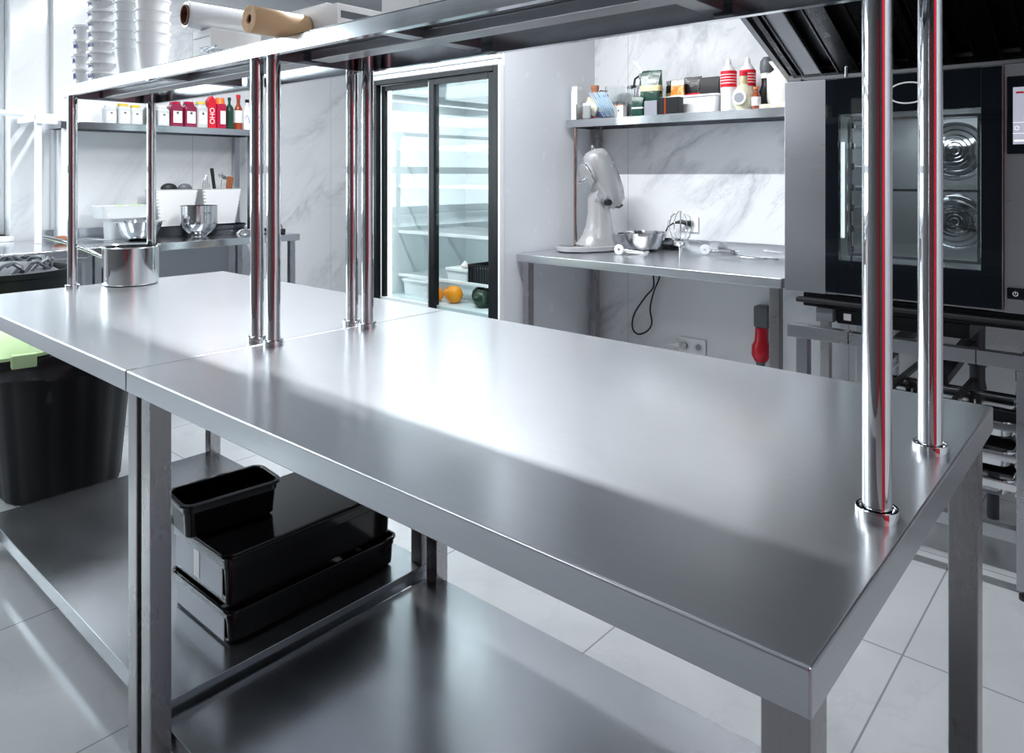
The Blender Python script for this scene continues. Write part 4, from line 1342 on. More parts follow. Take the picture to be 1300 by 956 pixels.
# looped cord hanging under the table
pts = [(-2.09, 3.57, 0.825), (-2.085, 3.565, 0.74), (-2.08, 3.56, 0.66), (-2.13, 3.56, 0.60), (-2.20, 3.56, 0.50), (-2.215, 3.56, 0.42), (-2.18, 3.56, 0.385), (-2.12, 3.56, 0.41), (-2.09, 3.56, 0.46), (-2.10, 3.56, 0.54), (-2.075, 3.56, 0.64), (-2.045, 3.565, 0.72), (-2.05, 3.57, 0.825)]
sm = []
for i in range(len(pts)-1):
    P = [Vector(pts[max(0, min(len(pts)-1, i+j))]) for j in (-1, 0, 1, 2)]
    for k in range(6):
        u = k/6
        sm.append(0.5*((2*P[1])+(-P[0]+P[2])*u+(2*P[0]-5*P[1]+4*P[2]-P[3])*u*u+(-P[0]+3*P[1]-3*P[2]+P[3])*u**3))
sm.append(Vector(pts[-1]))
o = B().tube(sm, 0.0048, 8).build('looped_cord', M['black_matte'])
tag(o, 'black cord hanging in a loop beneath the mixer table', 'cord')
# red three-phase socket
t = thing('industrial_socket', 'red and grey industrial power socket by the leg of the mixer table', 'socket', (-1.465, 3.56, 0.36))
B().box(-0.035, 0.04, -0.03, 0.038, 0.16, 0.27, 0.012).build('grey_housing', M['grey_plastic'], t)
B().lathe([(0, 0), (0.03, 0.0), (0.045, 0.03), (0.045, 0.075), (0.032, 0.10), (0.030, 0.165), (0, 0.165)], (0.0, -0.015, -0.005), 32, (0.0, 0.06, 1)).build('red_plug', M['red'], t)
B().cyl((0.0, -0.015, -0.06), (0.0, -0.015, 0.0), 0.012, 0.026).build('cable_gland', M['grey_plastic'], t)
tag(B().cyl((-1.505, 3.598, 0.603), (-1.505, 3.585, 0.603), 0.005).build('wall_screw', M['black_matte']), 'tiny black screw in the wall above the red socket', 'screw')

# ---- things on the right wall shelf
RZ = 1.5883
t = thing('spice_jar', 'tall clear jar with white lid at the left end of the shelf above the mixer', 'jar', (-2.455, 3.36, RZ))
B().loft([[(x, y, z) for x, y in rrect(0, 0, 0.022, 0.03, 0.006)] for z in (0, 0.17)]).build('jar_body', M['clear_plastic'], t)
B().loft([[(x, y, z) for x, y in rrect(0, 0, 0.019, 0.026, 0.005)] for z in (0.171, 0.19)]).build('jar_lid', M['white_plastic'], t)
B().box(-0.014, 0.014, -0.0315, -0.0305, 0.02, 0.14).build('label', M['paper_white'], t)
bottle(-2.395, 3.45, RZ, 0.026, 0.20, 'brown_spice', 'brown_spice', 'brown capped spice bottle behind the clear tray, shelf above the mixer', None, name='spice_bottle', neck=0.8)
t = thing('clear_tray', 'clear plastic tray of blue straws and packets on the shelf', 'tray', (-2.29, 3.37, RZ))
b = B()
b.box(-0.13, 0.13, -0.055, 0.055, 0, 0.004)
for x0, x1, y0, y1 in ((-0.135, 0.135, -0.058, -0.054), (-0.135, 0.135, 0.054, 0.058), (-0.135, -0.131, -0.054, 0.054), (0.131, 0.135, -0.054, 0.054)):
    b.box(x0, x1, y0, y1, 0, 0.085)
b.build('tray_body', M['glass'], t)
M['clear_bag'] = M['clear_plastic']
for i in range(12):
    x = -2.34+i*0.0075
    o = B().cyl((x+0.085, 3.335+0.003*(i % 4)*3, RZ+0.008), (x-0.03, 3.36+0.003*(i % 4)*3, RZ+0.150), 0.0033, seg=10).build('blue_straw', M['blue_straw'])
    tag(o, 'pale blue drinking straw leaning in the bundle in the clear tray', 'straw', 'blue straws in the tray')


def packet(name, x, y, z, w, h, d, mat, lbl, tilt=0.0, rz=0.0, band=None, bandz=(0.5, 0.65), n=10):
    """pillow-shaped packet"""
    t = thing(name, lbl, 'packet', (x, y, z), rz)
    rs = []
    for i in range(n+1):
        u = i/n
        th_ = d*(0.12+0.88*math.sin(PI*min(1, u*1.15)*0.9)) if u < 1 else d*0.08
        th_ = d*(0.7*(1-u)+0.08+0.4*math.sin(PI*u))
        rs.append([(a, c, h*u) for a, c in rrect(0, 0, w/2*(1-0.04*math.sin(PI*u)), th_/2, min(th_, w)*0.24)])
    pr2 = random.Random(int(abs(x*1000)))
    rs = [[(a+pr2.uniform(-1, 1)*0.0008, c, hh_+(0.03*h*math.sin(a/w*9+x*40) if q_ == n else 0)) for (a, c, hh_) in r_] for q_, r_ in enumerate(rs)]
    pb_ = B().loft(rs).build('packet_body', M[mat], t)
    B().box(-w*0.46, w*0.46, -0.0012, 0.0012, h*0.965, h*1.02, 0.0005, 1).build('crimped_seal', M[mat], t)
    if band:
        u0, u1 = bandz
        rs = []
        for u in (u0, (u0+u1)/2, u1):
            th_ = d*(0.7*(1-u)+0.08+0.4*math.sin(PI*u))+0.002
            rs.append([(a, c, h*u) for a, c in rrect(0, 0, w/2*(1-0.04*math.sin(PI*u))+0.001, th_/2, min(th_, w)*0.24)])
        B().loft(rs, caps=False).build('printed_band', M[band], t)
    if tilt:
        for c_ in kids(t):
            c_.rotation_euler = (0, tilt, 0)
    return t


packet('seasoning_packet', -2.385, 3.375, RZ+0.0045, 0.09, 0.115, 0.03, 'paper_cream', 'cream coloured packet leaning in the clear tray', 0.35, 0, 'red', (0.12, 0.25))
packet('seasoning_packet', -2.365, 3.33, RZ+0.0045, 0.05, 0.085, 0.012, 'paper_white', 'small white packet at the front of the clear tray')
packet('seasoning_packet', -2.30, 3.40, RZ+0.0045, 0.06, 0.13, 0.025, 'blue_ink', 'blue and white packet sticking up behind the straws', 0, 0, 'paper_white', (0.3, 0.9))
packet('seasoning_packet', -2.195, 3.385, RZ+0.0045, 0.06, 0.07, 0.03, 'brown_spice', 'light brown packet at the right end of the clear tray')
t = thing('glass_mug', 'clear glass mug with side handle behind the blue straws', 'mug', (-2.29, 3.50, RZ))
B().lathe([(0, 0), (0.055, 0), (0.058, 0.004), (0.058, 0.19), (0.054, 0.19), (0.054, 0.01), (0, 0.008)], seg=40).build('mug_body', M['glass'], t)
B().tube([(-0.056, 0, 0.17), (-0.10, -0.005, 0.175), (-0.11, -0.005, 0.16), (-0.105, -0.005, 0.09), (-0.056, 0, 0.08)], 0.005, 8).build('handle', M['steel_bright'], t)
B().cyl((0, 0, 0.010), (0, 0, 0.10), 0.05).build('pale_contents', M['clear_plastic'], t)
t = thing('glass_press', 'glass coffee press with steel lid handle beside the green bag', 'press', (-2.172, 3.515, RZ))
B().lathe([(0, 0), (0.04, 0), (0.042, 0.004), (0.042, 0.17), (0.039, 0.17), (0.038, 0.01), (0, 0.008)], seg=36).build('press_body', M['glass'], t)
B().lathe([(0, 0.171), (0.044, 0.171), (0.044, 0.185), (0.02, 0.195), (0, 0.198)], seg=36).build('press_lid', M['steel_bright'], t)
B().cyl((0, 0, 0.1), (0, 0, 0.17), 0.003).box(-0.03, 0.03, -0.004, 0.004, 0.03, 0.09, 0.003).build('plunger', M['steel_bright'], t)
o = carton('tea_box', -2.175, -2.12, 3.315, 3.35, RZ, RZ+0.062, 'paper_white', 'small white square box in front of the green bag')
B().cyl((-2.148, 3.3148, RZ+0.035), (-2.148, 3.3142, RZ+0.035), 0.006).build('printed_mark', M['grey_plastic'], o, world=True)
# whipping siphon behind the green bag
t = thing('cream_siphon', 'steel cream whipper with long lever behind the dark green bag', 'whipper', (-2.085, 3.46, RZ))
B().lathe([(0, 0), (0.034, 0), (0.036, 0.005), (0.036, 0.15), (0.02, 0.19), (0.018, 0.21), (0.024, 0.215), (0.024, 0.24), (0, 0.242)], seg=36).build('bottle', M['steel_bright'], t)
B().cyl((0.0, 0, 0.235), (-0.055, -0.01, 0.315), 0.006).cyl((0.014, 0, 0.235), (-0.041, -0.01, 0.312), 0.004).build('lever', M['steel_bright'], t)
B().tube([(-0.02, 0, 0.235), (-0.045, -0.01, 0.215), (-0.05, -0.012, 0.18), (-0.065, -0.014, 0.165)], 0.006, 10).build('nozzle', M['black_matte'], t)
B().sphere((0.03, 0, 0.245), 0.012).cyl((0.0, 0, 0.235), (0.045, 0, 0.25), 0.008).build('charger_holder', M['steel_bright'], t)
t = packet('coffee_bag', -1.985, 3.375, RZ, 0.115, 0.235, 0.075, 'green_bag', 'large dark green foil bag with gold band on the shelf', 0, 0.2, 'gold', (0.55, 0.68))
packet('green_pouch', -2.035, 3.325, RZ, 0.068, 0.10, 0.028, 'green_bag', 'small dark green pouch in front of the large green bag', 0, 0.1, 'paper_white', (0.38, 0.46))
carton('grey_box', -1.99, -1.915, 3.312, 3.33, RZ, RZ+0.075, 'mid_grey', 'small grey box between the green pouch and the dark purple box')
o = carton('dark_box', -1.905, -1.79, 3.312, 3.36, RZ, RZ+0.085, 'black_frame', 'dark box with red corner stripe on the right wall shelf')
B().box(-1.872, -1.862, 3.3105, 3.312, RZ, RZ+0.084).build('red_stripe', M['amber'], o, world=True)
# clear food box with packets on it
t = thing('food_box', 'long clear plastic food box holding black and orange packets', 'box', (-1.79, 3.46, RZ))
B().loft([[(x, y, z) for x, y in rrect(0, 0, hx, 0.06, 0.015)] for hx, z in ((0.15, 0), (0.165, 0.088))]).build('box_body', M['clear_plastic'], t)
B().loft([[(x, y, z) for x, y in rrect(0, 0, 0.17, 0.066, 0.015)] for z in (0.0885, 0.098)]).build('box_lid', M['white_plastic'], t)
PZ = RZ+0.0985
packet('snack_packet', -1.915, 3.50, PZ, 0.10, 0.095, 0.03, 'snack_black', 'black snack packet directly right of the green bag', 0, 0, 'gold', (0.05, 0.3))
packet('snack_packet', -1.865, 3.44, PZ, 0.075, 0.085, 0.02, 'paper_white', 'white packet with orange picture among the black packets', 0, 0, 'snack_orange', (0.1, 0.7))
packet('snack_packet', -1.80, 3.48, PZ, 0.10, 0.10, 0.03, 'snack_black', 'black packet with red patch behind the orange one', 0, 0, 'red', (0.02, 0.16))
packet('snack_packet', -1.70, 3.47, PZ, 0.11, 0.09, 0.02, 'black_matte', 'plain black flat packet left of the two red and white bottles')


def squeeze(x, y, lbl, capz=0.0):
    t = thing('squeeze_bottle', lbl, 'bottle', (x, y, RZ), 0, 'red and white squeeze bottles')
    B().lathe([(0, 0), (0.036, 0), (0.038, 0.006), (0.038, 0.19), (0.032, 0.215), (0.016, 0.235), (0.014, 0.24), (0, 0.24)], seg=36).build('bottle_body', M['white_plastic'], t)
    B().cyl((0, 0, 0.2405), (0, 0, 0.262), 0.014, 0.012).cyl((0, 0, 0.262), (0, 0, 0.272), 0.006, 0.004).build('cap', M['white_plastic'], t)
    B().lathe([(0.0384, 0.125), (0.0392, 0.125), (0.0392, 0.205), (0.0384, 0.205), (0.0384, 0.125)], seg=36).build('red_label', M['red_paint'], t)
    b = B()
    for zz in (0.142, 0.156, 0.170, 0.184):
        b.lathe([(0.0393, zz), (0.0397, zz), (0.0397, zz+0.004), (0.0393, zz+0.004), (0.0393, zz)], seg=36)
    b.build('white_print', M['paper_white'], t)
    return t


squeeze(-1.585, 3.44, 'red and white squeeze bottle, left one of the pair')
squeeze(-1.50, 3.47, 'red and white squeeze bottle, right one behind the round liqueur bottle')
t = thing('liqueur_bottle', 'round-bellied pale bottle with oval label and red cap', 'bottle', (-1.475, 3.365, RZ))
B().lathe([(0, 0), (0.030, 0), (0.044, 0.02), (0.052, 0.055), (0.046, 0.09), (0.028, 0.115), (0.017, 0.125), (0.016, 0.165), (0, 0.165)], seg=40).build('bottle_body', M['cream_liqueur'], t)
B().cyl((0, 0, 0.1655), (0, 0, 0.185), 0.019).build('cap', M['red'], t)
B().lathe([(0.0165, 0.13), (0.0185, 0.13), (0.0185, 0.163), (0.0165, 0.163), (0.0165, 0.13)], seg=32).build('neck_foil', M['gold'], t)
lb = B().lathe([(0, 0.0), (0.034, 0.0), (0.034, 0.003), (0.028, 0.004), (0, 0.004)], (0.0, -0.048, 0.058), 32, (0.0, -1, 0.05)).build('oval_label', M['paper_white'], t)
B().lathe([(0, 0.0), (0.024, 0.0), (0.024, 0.0015), (0, 0.0015)], (0.0, -0.0523, 0.058), 32, (0.0, -1, 0.05)).build('label_center', M['mid_grey'], lb)
bottle(-1.405, 3.345, RZ, 0.020, 0.105, 'amber', 'orange_syrup', 'tiny amber bottle with orange cap and white label', 'paper_white', 0.15, 0.55, 0.45, 0.6, name='small_bottle')
t = thing('black_grinder', 'black grinder with rounded top behind the tiny amber bottle', 'grinder', (-1.415, 3.50, RZ))
B().lathe([(0, 0), (0.036, 0), (0.036, 0.10), (0.026, 0.13), (0.026, 0.16), (0, 0.16)], seg=36).build('body', M['black_frame'], t)
B().lathe([(0.026, 0.1605), (0.030, 0.1605), (0.030, 0.185), (0.026, 0.185), (0, 0.185), (0, 0.1605)], seg=36).build('band', M['paper_white'], t)
B().lathe([(0, 0.1855), (0.030, 0.1855), (0.035, 0.21), (0.032, 0.245), (0.018, 0.265), (0, 0.268)], seg=36).build('top', M['grey_plastic'], t)
t = thing('powder_bag', 'clear bag of white powder at the right end of the shelf', 'bag', (-1.32, 3.42, RZ+0.022))
B().loft([ell(0, 0.052, 0.042, 0.0), ell(0, 0.058, 0.048, 0.03), ell(0.002, 0.060, 0.046, 0.09), ell(-0.004, 0.056, 0.04, 0.14), ell(0.006, 0.03, 0.022, 0.165), ell(0.0, 0.05, 0.03, 0.20), ell(0.0, 0.052, 0.03, 0.205)]).build('bag_body', M['powder_white'], t)
tag(B().box(-1.385, -1.262, 3.33, 3.50, RZ, RZ+0.0215, 0.003).build('paper_stack', M['paper_cream']), 'thin stack of cream sheets under the powder bag', 'paper')

# ================================================================== COMBI OVEN
OX0, OX1, OY0, OY1, OZ0, OZ1 = -1.045, -0.195, 2.75, 3.50, 0.845, 1.627
t = thing('combi_oven', 'large steel combi oven with black glass door and touch panel', 'oven', (-0.62, 3.12, OZ0))
CX0, CX1, CZ0, CZ1, CY1 = -0.86, -0.385, 0.95, 1.50, 3.25
b = B()
b.box(OX0, CX0, OY0+0.012, OY1, OZ0, OZ1, 0.003)
b.box(CX1, OX1, OY0+0.012, OY1, OZ0, OZ1, 0.003)
b.box(CX0, CX1, OY0+0.03, OY1, OZ0, CZ0)
b.box(CX0, CX1, OY0+0.03, OY1, CZ1, OZ1)
b.box(CX0, CX1, CY1+0.02, OY1, CZ0, CZ1)
b.build('oven_body', M['steel_oven'], t, world=True)
B().box(OX0, -0.893, OY0, OY0+0.012, OZ0+0.002, OZ1, 0.002).build('front_panel', M['steel_oven'], t, world=True)
B().box(-0.352, OX1, OY0, OY0+0.012, OZ0+0.002, OZ1, 0.002).build('front_panel', M['steel_oven'], t, world=True)
cav = B().box(CX0, CX1, CY1, CY1+0.02, CZ0, CZ1).box(CX0, CX0+0.004, OY0+0.03, CY1, CZ0, CZ1).box(CX1-0.004, CX1, OY0+0.03, CY1, CZ0, CZ1).box(CX0+0.004, CX1-0.004, OY0+0.03, CY1, CZ0, CZ0+0.004).box(CX0+0.004, CX1-0.004, OY0+0.03, CY1, CZ1-0.004, CZ1).build('cavity_liner', M['cavity'], t, world=True)
for cz in (1.375, 1.10):
    f_ = B()
    for r in (0.105, 0.082, 0.060, 0.045, 0.030, 0.016):
        f_.lathe([(r, 0.0), (r+0.003, 0.004), (r, 0.008), (r-0.003, 0.004), (r, 0.0)], (-0.575, CY1-0.012, cz), 48, (0, -1, 0))
    f_.lathe([(0, 0), (0.104, 0.0), (0.100, 0.003), (0.04, 0.012), (0.0, 0.014)], (-0.575, CY1-0.0005, cz), 48, (0, -1, 0))
    f_.build('fan_guard', M['steel_bright'], cav, world=True)
b = B()
for y in (2.83, 3.18):
    for x in (CX0+0.03, CX1-0.03):
        b.cyl((x, y, CZ0+0.005), (x, y, CZ1-0.005), 0.005, seg=12)
for k in range(7):
    z = CZ0+0.06+k*0.075
    for x in (CX0+0.03, CX1-0.03):
        b.cyl((x, 2.81, z), (x, 3.2, z), 0.004, seg=8)
        b.box(x-0.012, x+0.012, 2.82, 2.84, z-0.012, z+0.012, 0.002)
b.build('rack_rail', M['steel_bright'], cav, world=True)
B().box(CX0+0.03, CX1-0.03, 2.81, 2.822, 1.222, 1.232, 0.002).build('rack_bar', M['steel_bright'], cav, world=True)
B().box(CX1-0.016, CX1-0.006, 2.80, 2.815, CZ0+0.06, CZ1-0.06, 0.002).box(CX0+0.006, CX0+0.012, 2.80, 2.815, CZ0+0.1, CZ1-0.1, 0.002).build('interior_lamp', M['oven_lamp'], cav, world=True)
lo = area('oven_interior_light', (-0.62, 2.90, CZ1-0.03), (math.radians(15), 0, 0), 0.3, 0.12, 1.1, (0.95, 0.98, 1))
# door: black glass border around a tinted pane
DX0, DX1, DZ0, DZ1 = -0.890, -0.3555, 0.858, 1.622
PX0, PX1, PZ0, PZ1 = -0.845, -0.412, 0.975, 1.495
b = B()
b.box(DX0, PX0, OY0-0.022, OY0+0.008, DZ0, DZ1, 0.002)
b.box(PX1, DX1, OY0-0.022, OY0+0.008, DZ0, DZ1, 0.002)
b.box(PX0, PX1, OY0-0.022, OY0+0.008, DZ0, PZ0)
b.box(PX0, PX1, OY0-0.022, OY0+0.008, PZ1, DZ1)
door = b.build('door', M['dark_glass'], t, world=True)
B().box(PX0, PX1, OY0-0.021, OY0-0.017, PZ0, PZ1).build('door_window', M['tinted_glass'], door, world=True)
b = B()
for x0, x1, z0, z1 in ((-0.825, -0.815, 0.99, 1.48), (-0.428, -0.418, 0.99, 1.48), (-0.815, -0.428, 0.99, 1.0), (-0.815, -0.428, 1.47, 1.48)):
    b.box(x0, x1, OY0+0.018, OY0+0.024, z0, z1, 0.001)
b.build('inner_frame', M['steel_bright'], door, world=True)
b = B()
b.box(DX0-0.002, DX1+0.002, OY0-0.020, OY0+0.008, DZ1, DZ1+0.004)
b.box(DX1, DX1+0.0025, OY0-0.022, OY0+0.008, DZ0, DZ1)
b.box(DX0, DX1, OY0-0.020, OY0+0.008, DZ0-0.004, DZ0)
b.build('door_edge_trim', M['steel_bright'], door, world=True)
pts = [(-0.62+0.062*math.cos(a), OY0-0.0235, 1.556+0.035*math.sin(a)) for a in [2*PI*i/48 for i in range(48)]]
B().tube(pts, 0.0026, 8, True).build('oval_emblem', M['paper_white'], door, world=True)
# control panel
cp = B().box(-0.345, -0.215, OY0-0.012, OY0-0.0005, 1.345, 1.588, 0.004).build('control_panel', M['dark_glass'], t, world=True)
B().box(-0.328, -0.232, OY0-0.0135, OY0-0.0122, 1.375, 1.552).build('touch_screen', M['screen'], cp, world=True)
b = B()
b.box(-0.325, -0.30, OY0-0.0145, OY0-0.0137, 1.384, 1.388)
b.tube([(-0.318+0.006*math.cos(a), OY0-0.0145, 1.425+0.006*math.sin(a)) for a in [2*PI*i/20 for i in range(20)]], 0.0006, 5, True)
b.box(-0.328, -0.232, OY0-0.0145, OY0-0.0137, 1.408, 1.409)
b.box(-0.328, -0.232, OY0-0.0145, OY0-0.0137, 1.442, 1.443)
b.build('screen_marks', M['screen_line'], cp, world=True)
B().box(-0.32, -0.30, OY0-0.0145, OY0-0.0137, 1.532, 1.538).build('red_icon', M['red'], cp, world=True)
pb = B().box(-0.345, -0.225, OY0-0.010, OY0-0.0005, 0.892, 0.928, 0.004).build('switch_panel', M['dark_glass'], t, world=True)
b = B()
b.tube([(-0.322+0.0065*math.cos(a), OY0-0.0105, 0.910+0.0065*math.sin(a)) for a in [PI/2+0.5+(2*PI-1.0)*i/20 for i in range(21)]], 0.0009, 5)
b.cyl((-0.322, OY0-0.0105, 0.909), (-0.322, OY0-0.0105, 0.918), 0.0009, seg=6)
b.build('power_symbol', M['paper_white'], pb, world=True)
B().box(-0.345, -0.331, OY0-0.011, OY0-0.010, 1.2, 1.2+0.001).build('panel_mark', M['steel_bright'], pb, world=True)
# small black lamp/vent post on top, at the rim
B().box(-1.043, -0.99, OY0+0.02, OY0+0.10, OZ1+0.0005, OZ1+0.012, 0.002).build('top_bracket', M['grey_plastic'], t, world=True)
B().box(-0.835, -0.825, OY0+0.02, OY0+0.03, OZ1+0.0005, OZ1+0.045, 0.002).build('vent_stub', M['steel_bright'], t, world=True)

# ================================================================== OVEN STAND
t = thing('oven_stand', 'steel frame stand with pan runners under the combi oven', 'stand', (-0.6, 3.05, 0))
b = B()
b.box(-1.0, -0.79, 2.655, 2.695, 0.695, 0.74, 0.002)
b.build('front_rail', M['steel'], t, world=True)
B().box(-0.787, -0.415, 2.655, 2.695, 0.692, 0.737, 0.002).build('front_rail', M['steel'], t, world=True)
B().box(-0.412, -0.16, 2.655, 2.695, 0.692, 0.737, 0.002).build('front_rail', M['steel'], t, world=True)
square_leg(-0.985, 2.70, 0, 0.735, 0.042, t, mat='steel')
for x, y in ((-0.985, 3.42), (-0.21, 3.42)):
    square_leg(x, y, 0, 0.80, 0.042, t, mat='steel')
square_leg(-0.31, 2.655, 0, 0.6915, 0.045, t, mat='steel')
square_leg(-0.86, 3.42, 0, 0.80, 0.04, t, mat='steel')
B().box(-1.04, -0.16, 3.42, 3.46, 0.802, 0.842, 0.002).build('upper_rail', M['black_frame'], t, world=True)
# front bottom rail and back rails
B().box(-0.988, -0.3105, 2.665, 2.70, 0.165, 0.205, 0.002).build('bottom_rail', M['steel'], t, world=True)
B().box(-0.2645, -0.16, 2.665, 2.70, 0.165, 0.205, 0.002).build('bottom_rail', M['steel'], t, world=True)
for x in (-0.76, -0.55):
    B().prism([(2.71, 0.60), (2.71, 0.628), (3.41, 0.668), (3.41, 0.64)], 'x', x, x+0.05).build('runner', M['black_frame'], t, world=True)
    B().prism([(2.71, 0.50), (2.71, 0.515), (3.41, 0.515), (3.41, 0.50)], 'x', x+0.03, x+0.05).build('runner', M['black_frame'], t, world=True)
B().box(-0.98, -0.2, 2.76, 2.79, 0.50, 0.53, 0.002).build('cross_rail', M['black_frame'], t, world=True)
# black base of the oven: recess, pull-out box and drain
t = thing('drip_tray_unit', 'black slide-out unit with a white sticker beneath the oven', 'tray', (-0.6, 3.0, 0.745))
B().box(-0.985, -0.18, 2.775, 3.40, 0.792, 0.842, 0.004).build('tray_housing', M['black_frame'], t, world=True)
B().box(-1.0, -0.19, 2.735, 2.77, 0.81, 0.828, 0.006).build('front_bar', M['black_matte'], t, world=True)
B().box(-0.93, -0.87, 2.75, 2.80, 0.745, 0.795, 0.003).build('side_block', M['grey_plastic'], t, world=True)
pb = B().box(-0.865, -0.45, 2.775, 3.2, 0.742, 0.7915, 0.003).build('black_box', M['black_frame'], t, world=True)
B().box(-0.84, -0.815, 2.7735, 2.7748, 0.756, 0.780).build('white_sticker', M['paper_white'], pb, world=True)
t = thing('drain_pipe', 'grey plastic drain pipe with elbow under the oven', 'pipe', (-0.42, 3.1, 0.0))
B().cyl((-0.50, 3.24, 0.50), (-0.50, 3.24, 0.74), 0.026).cyl((-0.50, 3.24, 0.56), (-0.50, 3.24, 0.60), 0.032).tube([(-0.50, 3.24, 0.50), (-0.49, 3.24, 0.45), (-0.45, 3.24, 0.42), (-0.40, 3.25, 0.42), (-0.36, 3.26, 0.45), (-0.35, 3.26, 0.52), (-0.345, 3.26, 0.60), (-0.32, 3.27, 0.655), (-0.24, 3.28, 0.665)], 0.027, 20).build('pipe_run', M['pipe_grey'], t, world=True)
B().cyl((-0.45, 3.24, 0.4), (-0.45, 3.24, 0.0), 0.02).build('pipe_drop', M['pipe_grey'], t, world=True)
B().cyl((-0.35, 3.26, 0.52), (-0.35, 3.26, 0.56), 0.033).build('pipe_collar', M['pipe_grey'], t, world=True)


def gn_pan(z, lbl, perf=False):
    t = thing('steel_food_pan', lbl, 'pan', (-0.56, 2.94, z), 0, 'steel pans on the stand runners')
    food_pan(B(), 0.24, 0.19, 0.062, 0.012, 0.012, 0.0015, 0.04).build('pan_body', M['steel_bright'], t)
    if perf:
        b = B()
        for i in range(8):
            for j in range(5):
                b.cyl((0.02+i*0.022, -0.12+j*0.022, 0.0055), (0.02+i*0.022, -0.12+j*0.022, 0.0062), 0.005, seg=8)
        b.build('drain_holes', M['black_matte'], t)
    B().box(-0.25, 0.242, -0.195, -0.190, 0.035, 0.058, 0.001).build('pan_rail', M['steel_bright'], t)
    return t


st = [o for o in COL.objects if o.name.startswith('oven_stand')][0]
for z in (0.255, 0.345, 0.44):
    for xx in (-0.822, -0.318):
        B().box(xx, xx+0.018, 2.70, 3.41, z+0.038, z+0.050, 0.001).build('pan_runner', M['steel_bright'], st, world=True)
gn_pan(0.255, 'steel food pan, lowest of the three under the oven', True)
gn_pan(0.345, 'steel food pan, middle of the three under the oven')
gn_pan(0.44, 'steel food pan, topmost of the three under the oven')

# ================================================================== EXTRACTOR HOOD
t = thing('extractor_hood', 'dark steel extractor hood with baffle filters above the oven', 'hood', (-0.2, 3.0, 1.70))
HX0, HX1 = -1.235, 0.9
ya, za, yb_, zb_ = 3.30, 1.725, 2.30, 2.165


def hz(y):
    return za+(ya-y)/(ya-yb_)*(zb_-za)


# shell
b = B()
b.prism([(ya, za), (YB-0.003, za), (YB-0.003, 2.235), (yb_-0.04, 2.235), (yb_-0.04, zb_-0.02), (yb_, zb_-0.02), (yb_, zb_+0.03), (ya, za+0.03)], 'x', HX0+0.012, HX1)
b.build('hood_shell', M['hood_steel'], t, world=True)
b = B()
b.prism([(ya+0.02, za-0.022), (ya+0.02, za+0.04), (yb_-0.06, zb_+0.05), (yb_-0.06, zb_-0.03)], 'x', HX0-0.012, HX0+0.011)
b.prism([(ya+0.02, za-0.022), (YB-0.003, za-0.022), (YB-0.003, za+0.04), (ya+0.02, za+0.04)], 'x', HX0-0.012, HX0+0.011)
b.build('end_rim', M['hood_rim'], t, world=True)
B().box(HX0+0.0115, HX1, ya-0.02, ya+0.06, za-0.03, za-0.0005, 0.003).build('grease_channel', M['hood_rim'], t, world=True)
ang = math.atan2(zb_-za, ya-yb_)
k = 0
x = HX0+0.03
M['baffle'] = steel('baffle_steel', (0.10, 0.10, 0.105), 0.18, 0.3, (30, 1, 1), 4, 0.01)
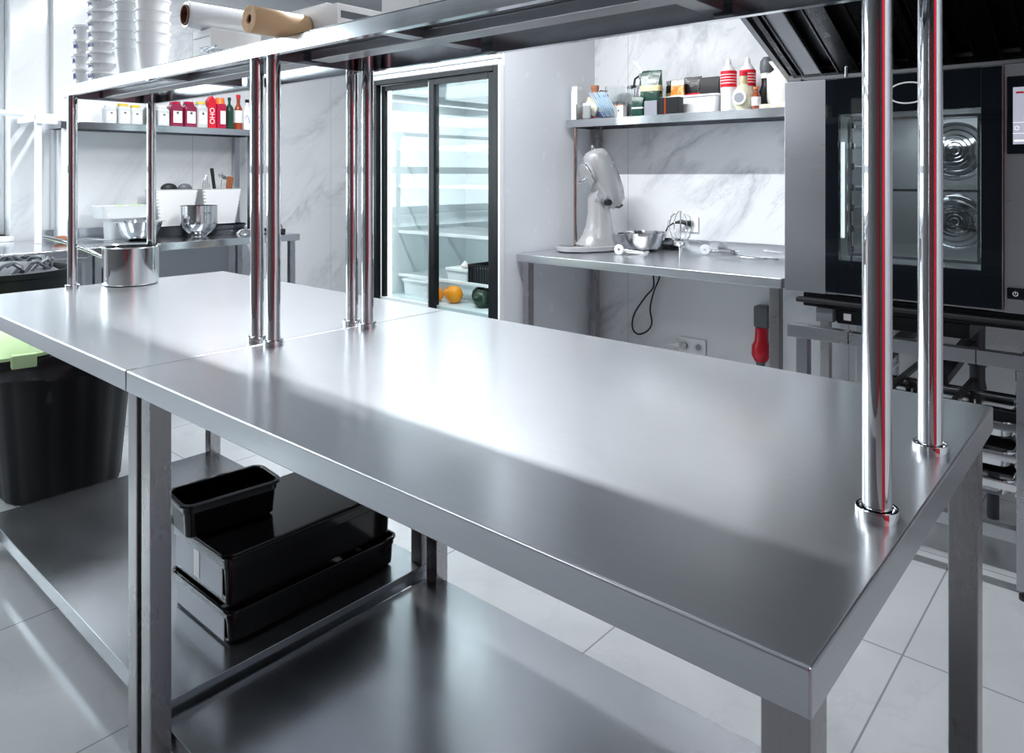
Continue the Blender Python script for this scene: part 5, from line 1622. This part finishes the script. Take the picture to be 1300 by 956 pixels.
while x < HX1-0.45:
    flt = B()
    w = 0.495
    # frame
    L = math.hypot(ya-yb_, zb_-za)
    dirv = Vector((0, -(ya-yb_)/L, (zb_-za)/L))
    nrm = Vector((0, -dirv.z, dirv.y))
    if nrm.z > 0:
        nrm = -nrm

    def slab(u0, u1, a0, a1, n0, n1, bb_):
        P0 = Vector((0, ya, za))
        pts = []
        for (uu, aa, nn) in ((u0, a0, n0), (u1, a0, n0), (u1, a1, n0), (u0, a1, n0), (u0, a0, n1), (u1, a0, n1), (u1, a1, n1), (u0, a1, n1)):
            p = P0+dirv*aa+nrm*nn
            pts.append((uu, p.y, p.z))
        bb_.loft([pts[:4], pts[4:]])
    for seg0, seg1 in ((0.01, 0.50), (0.51, 1.05)):
        pass
    slab(x, x+0.022, 0.0, L-0.01, 0.001, 0.022, flt)
    slab(x+w-0.022, x+w, 0.0, L-0.01, 0.001, 0.022, flt)
    slab(x+0.022, x+w-0.022, 0.0, 0.03, 0.001, 0.022, flt)
    slab(x+0.022, x+w-0.022, L-0.04, L-0.01, 0.001, 0.022, flt)
    fo = flt.build('filter_frame', M['baffle'], t, world=True)
    for j in range(3):
        u0 = x+0.045+j*0.150
        bf = B()
        slab(u0, u0+0.085, 0.03, L-0.04, 0.008, 0.020, bf)
        bf.build('baffle', M['hood_rim'] if j == 0 and k == 0 else M['baffle'], fo, world=True)
        bf = B()
        slab(u0+0.0, u0+0.005, 0.03, L-0.04, 0.020, 0.028, bf)
        slab(u0+0.080, u0+0.085, 0.03, L-0.04, 0.020, 0.028, bf)
        bf.build('baffle_edge', M['hood_steel'], fo, world=True)
    x += w+0.004
    k += 1

# tall red cabinet out of view on the right, mirrored in the near chrome posts
t = thing('red_cabinet', 'tall red cabinet seen only as the red stripe in the chrome posts', 'cabinet', (1.75, -0.02, 0))
B().box(-0.22, 0.22, -0.36, 0.36, 0.03, 2.1, 0.008).build('cabinet_body', M['red_paint'], t)
B().box(-0.235, -0.221, -0.35, 0.35, 0.06, 2.08, 0.004).build('door', M['red_paint'], t)
B().box(-0.25, -0.236, 0.20, 0.22, 0.95, 1.15, 0.004).build('handle', M['chrome'], t)
for x in (-0.18, 0.16):
    B().box(x, x+0.03, -0.22, 0.22, 0, 0.03).build('foot', M['black_matte'], t)

# tree outside the window
t = thing('tree', 'pale leafy tree outside the window', 'tree', (-9.5, 0.9, -1.0))
B().cyl((0, 0, 0), (0.1, 0, 2.0), 0.12, 0.07).build('trunk', M['bark'], t)
b = B()
rn = random.Random(2)
for i in range(420):
    a = rn.uniform(0, 2*PI)
    rr = rn.uniform(0, 1)**0.5*1.3
    p = (rr*math.cos(a), rr*math.sin(a)*1.3, rn.uniform(1.0, 2.6+0.4*(1-rr/1.3)))
    t_ = bmesh.new()
    bmesh.ops.create_icosphere(t_, subdivisions=1, radius=rn.uniform(0.06, 0.15))
    b.merge(t_, Matrix.Translation(p) @ Matrix.Diagonal((1, 1, 0.6, 1)))
b.build('foliage', M['leaf'], t)
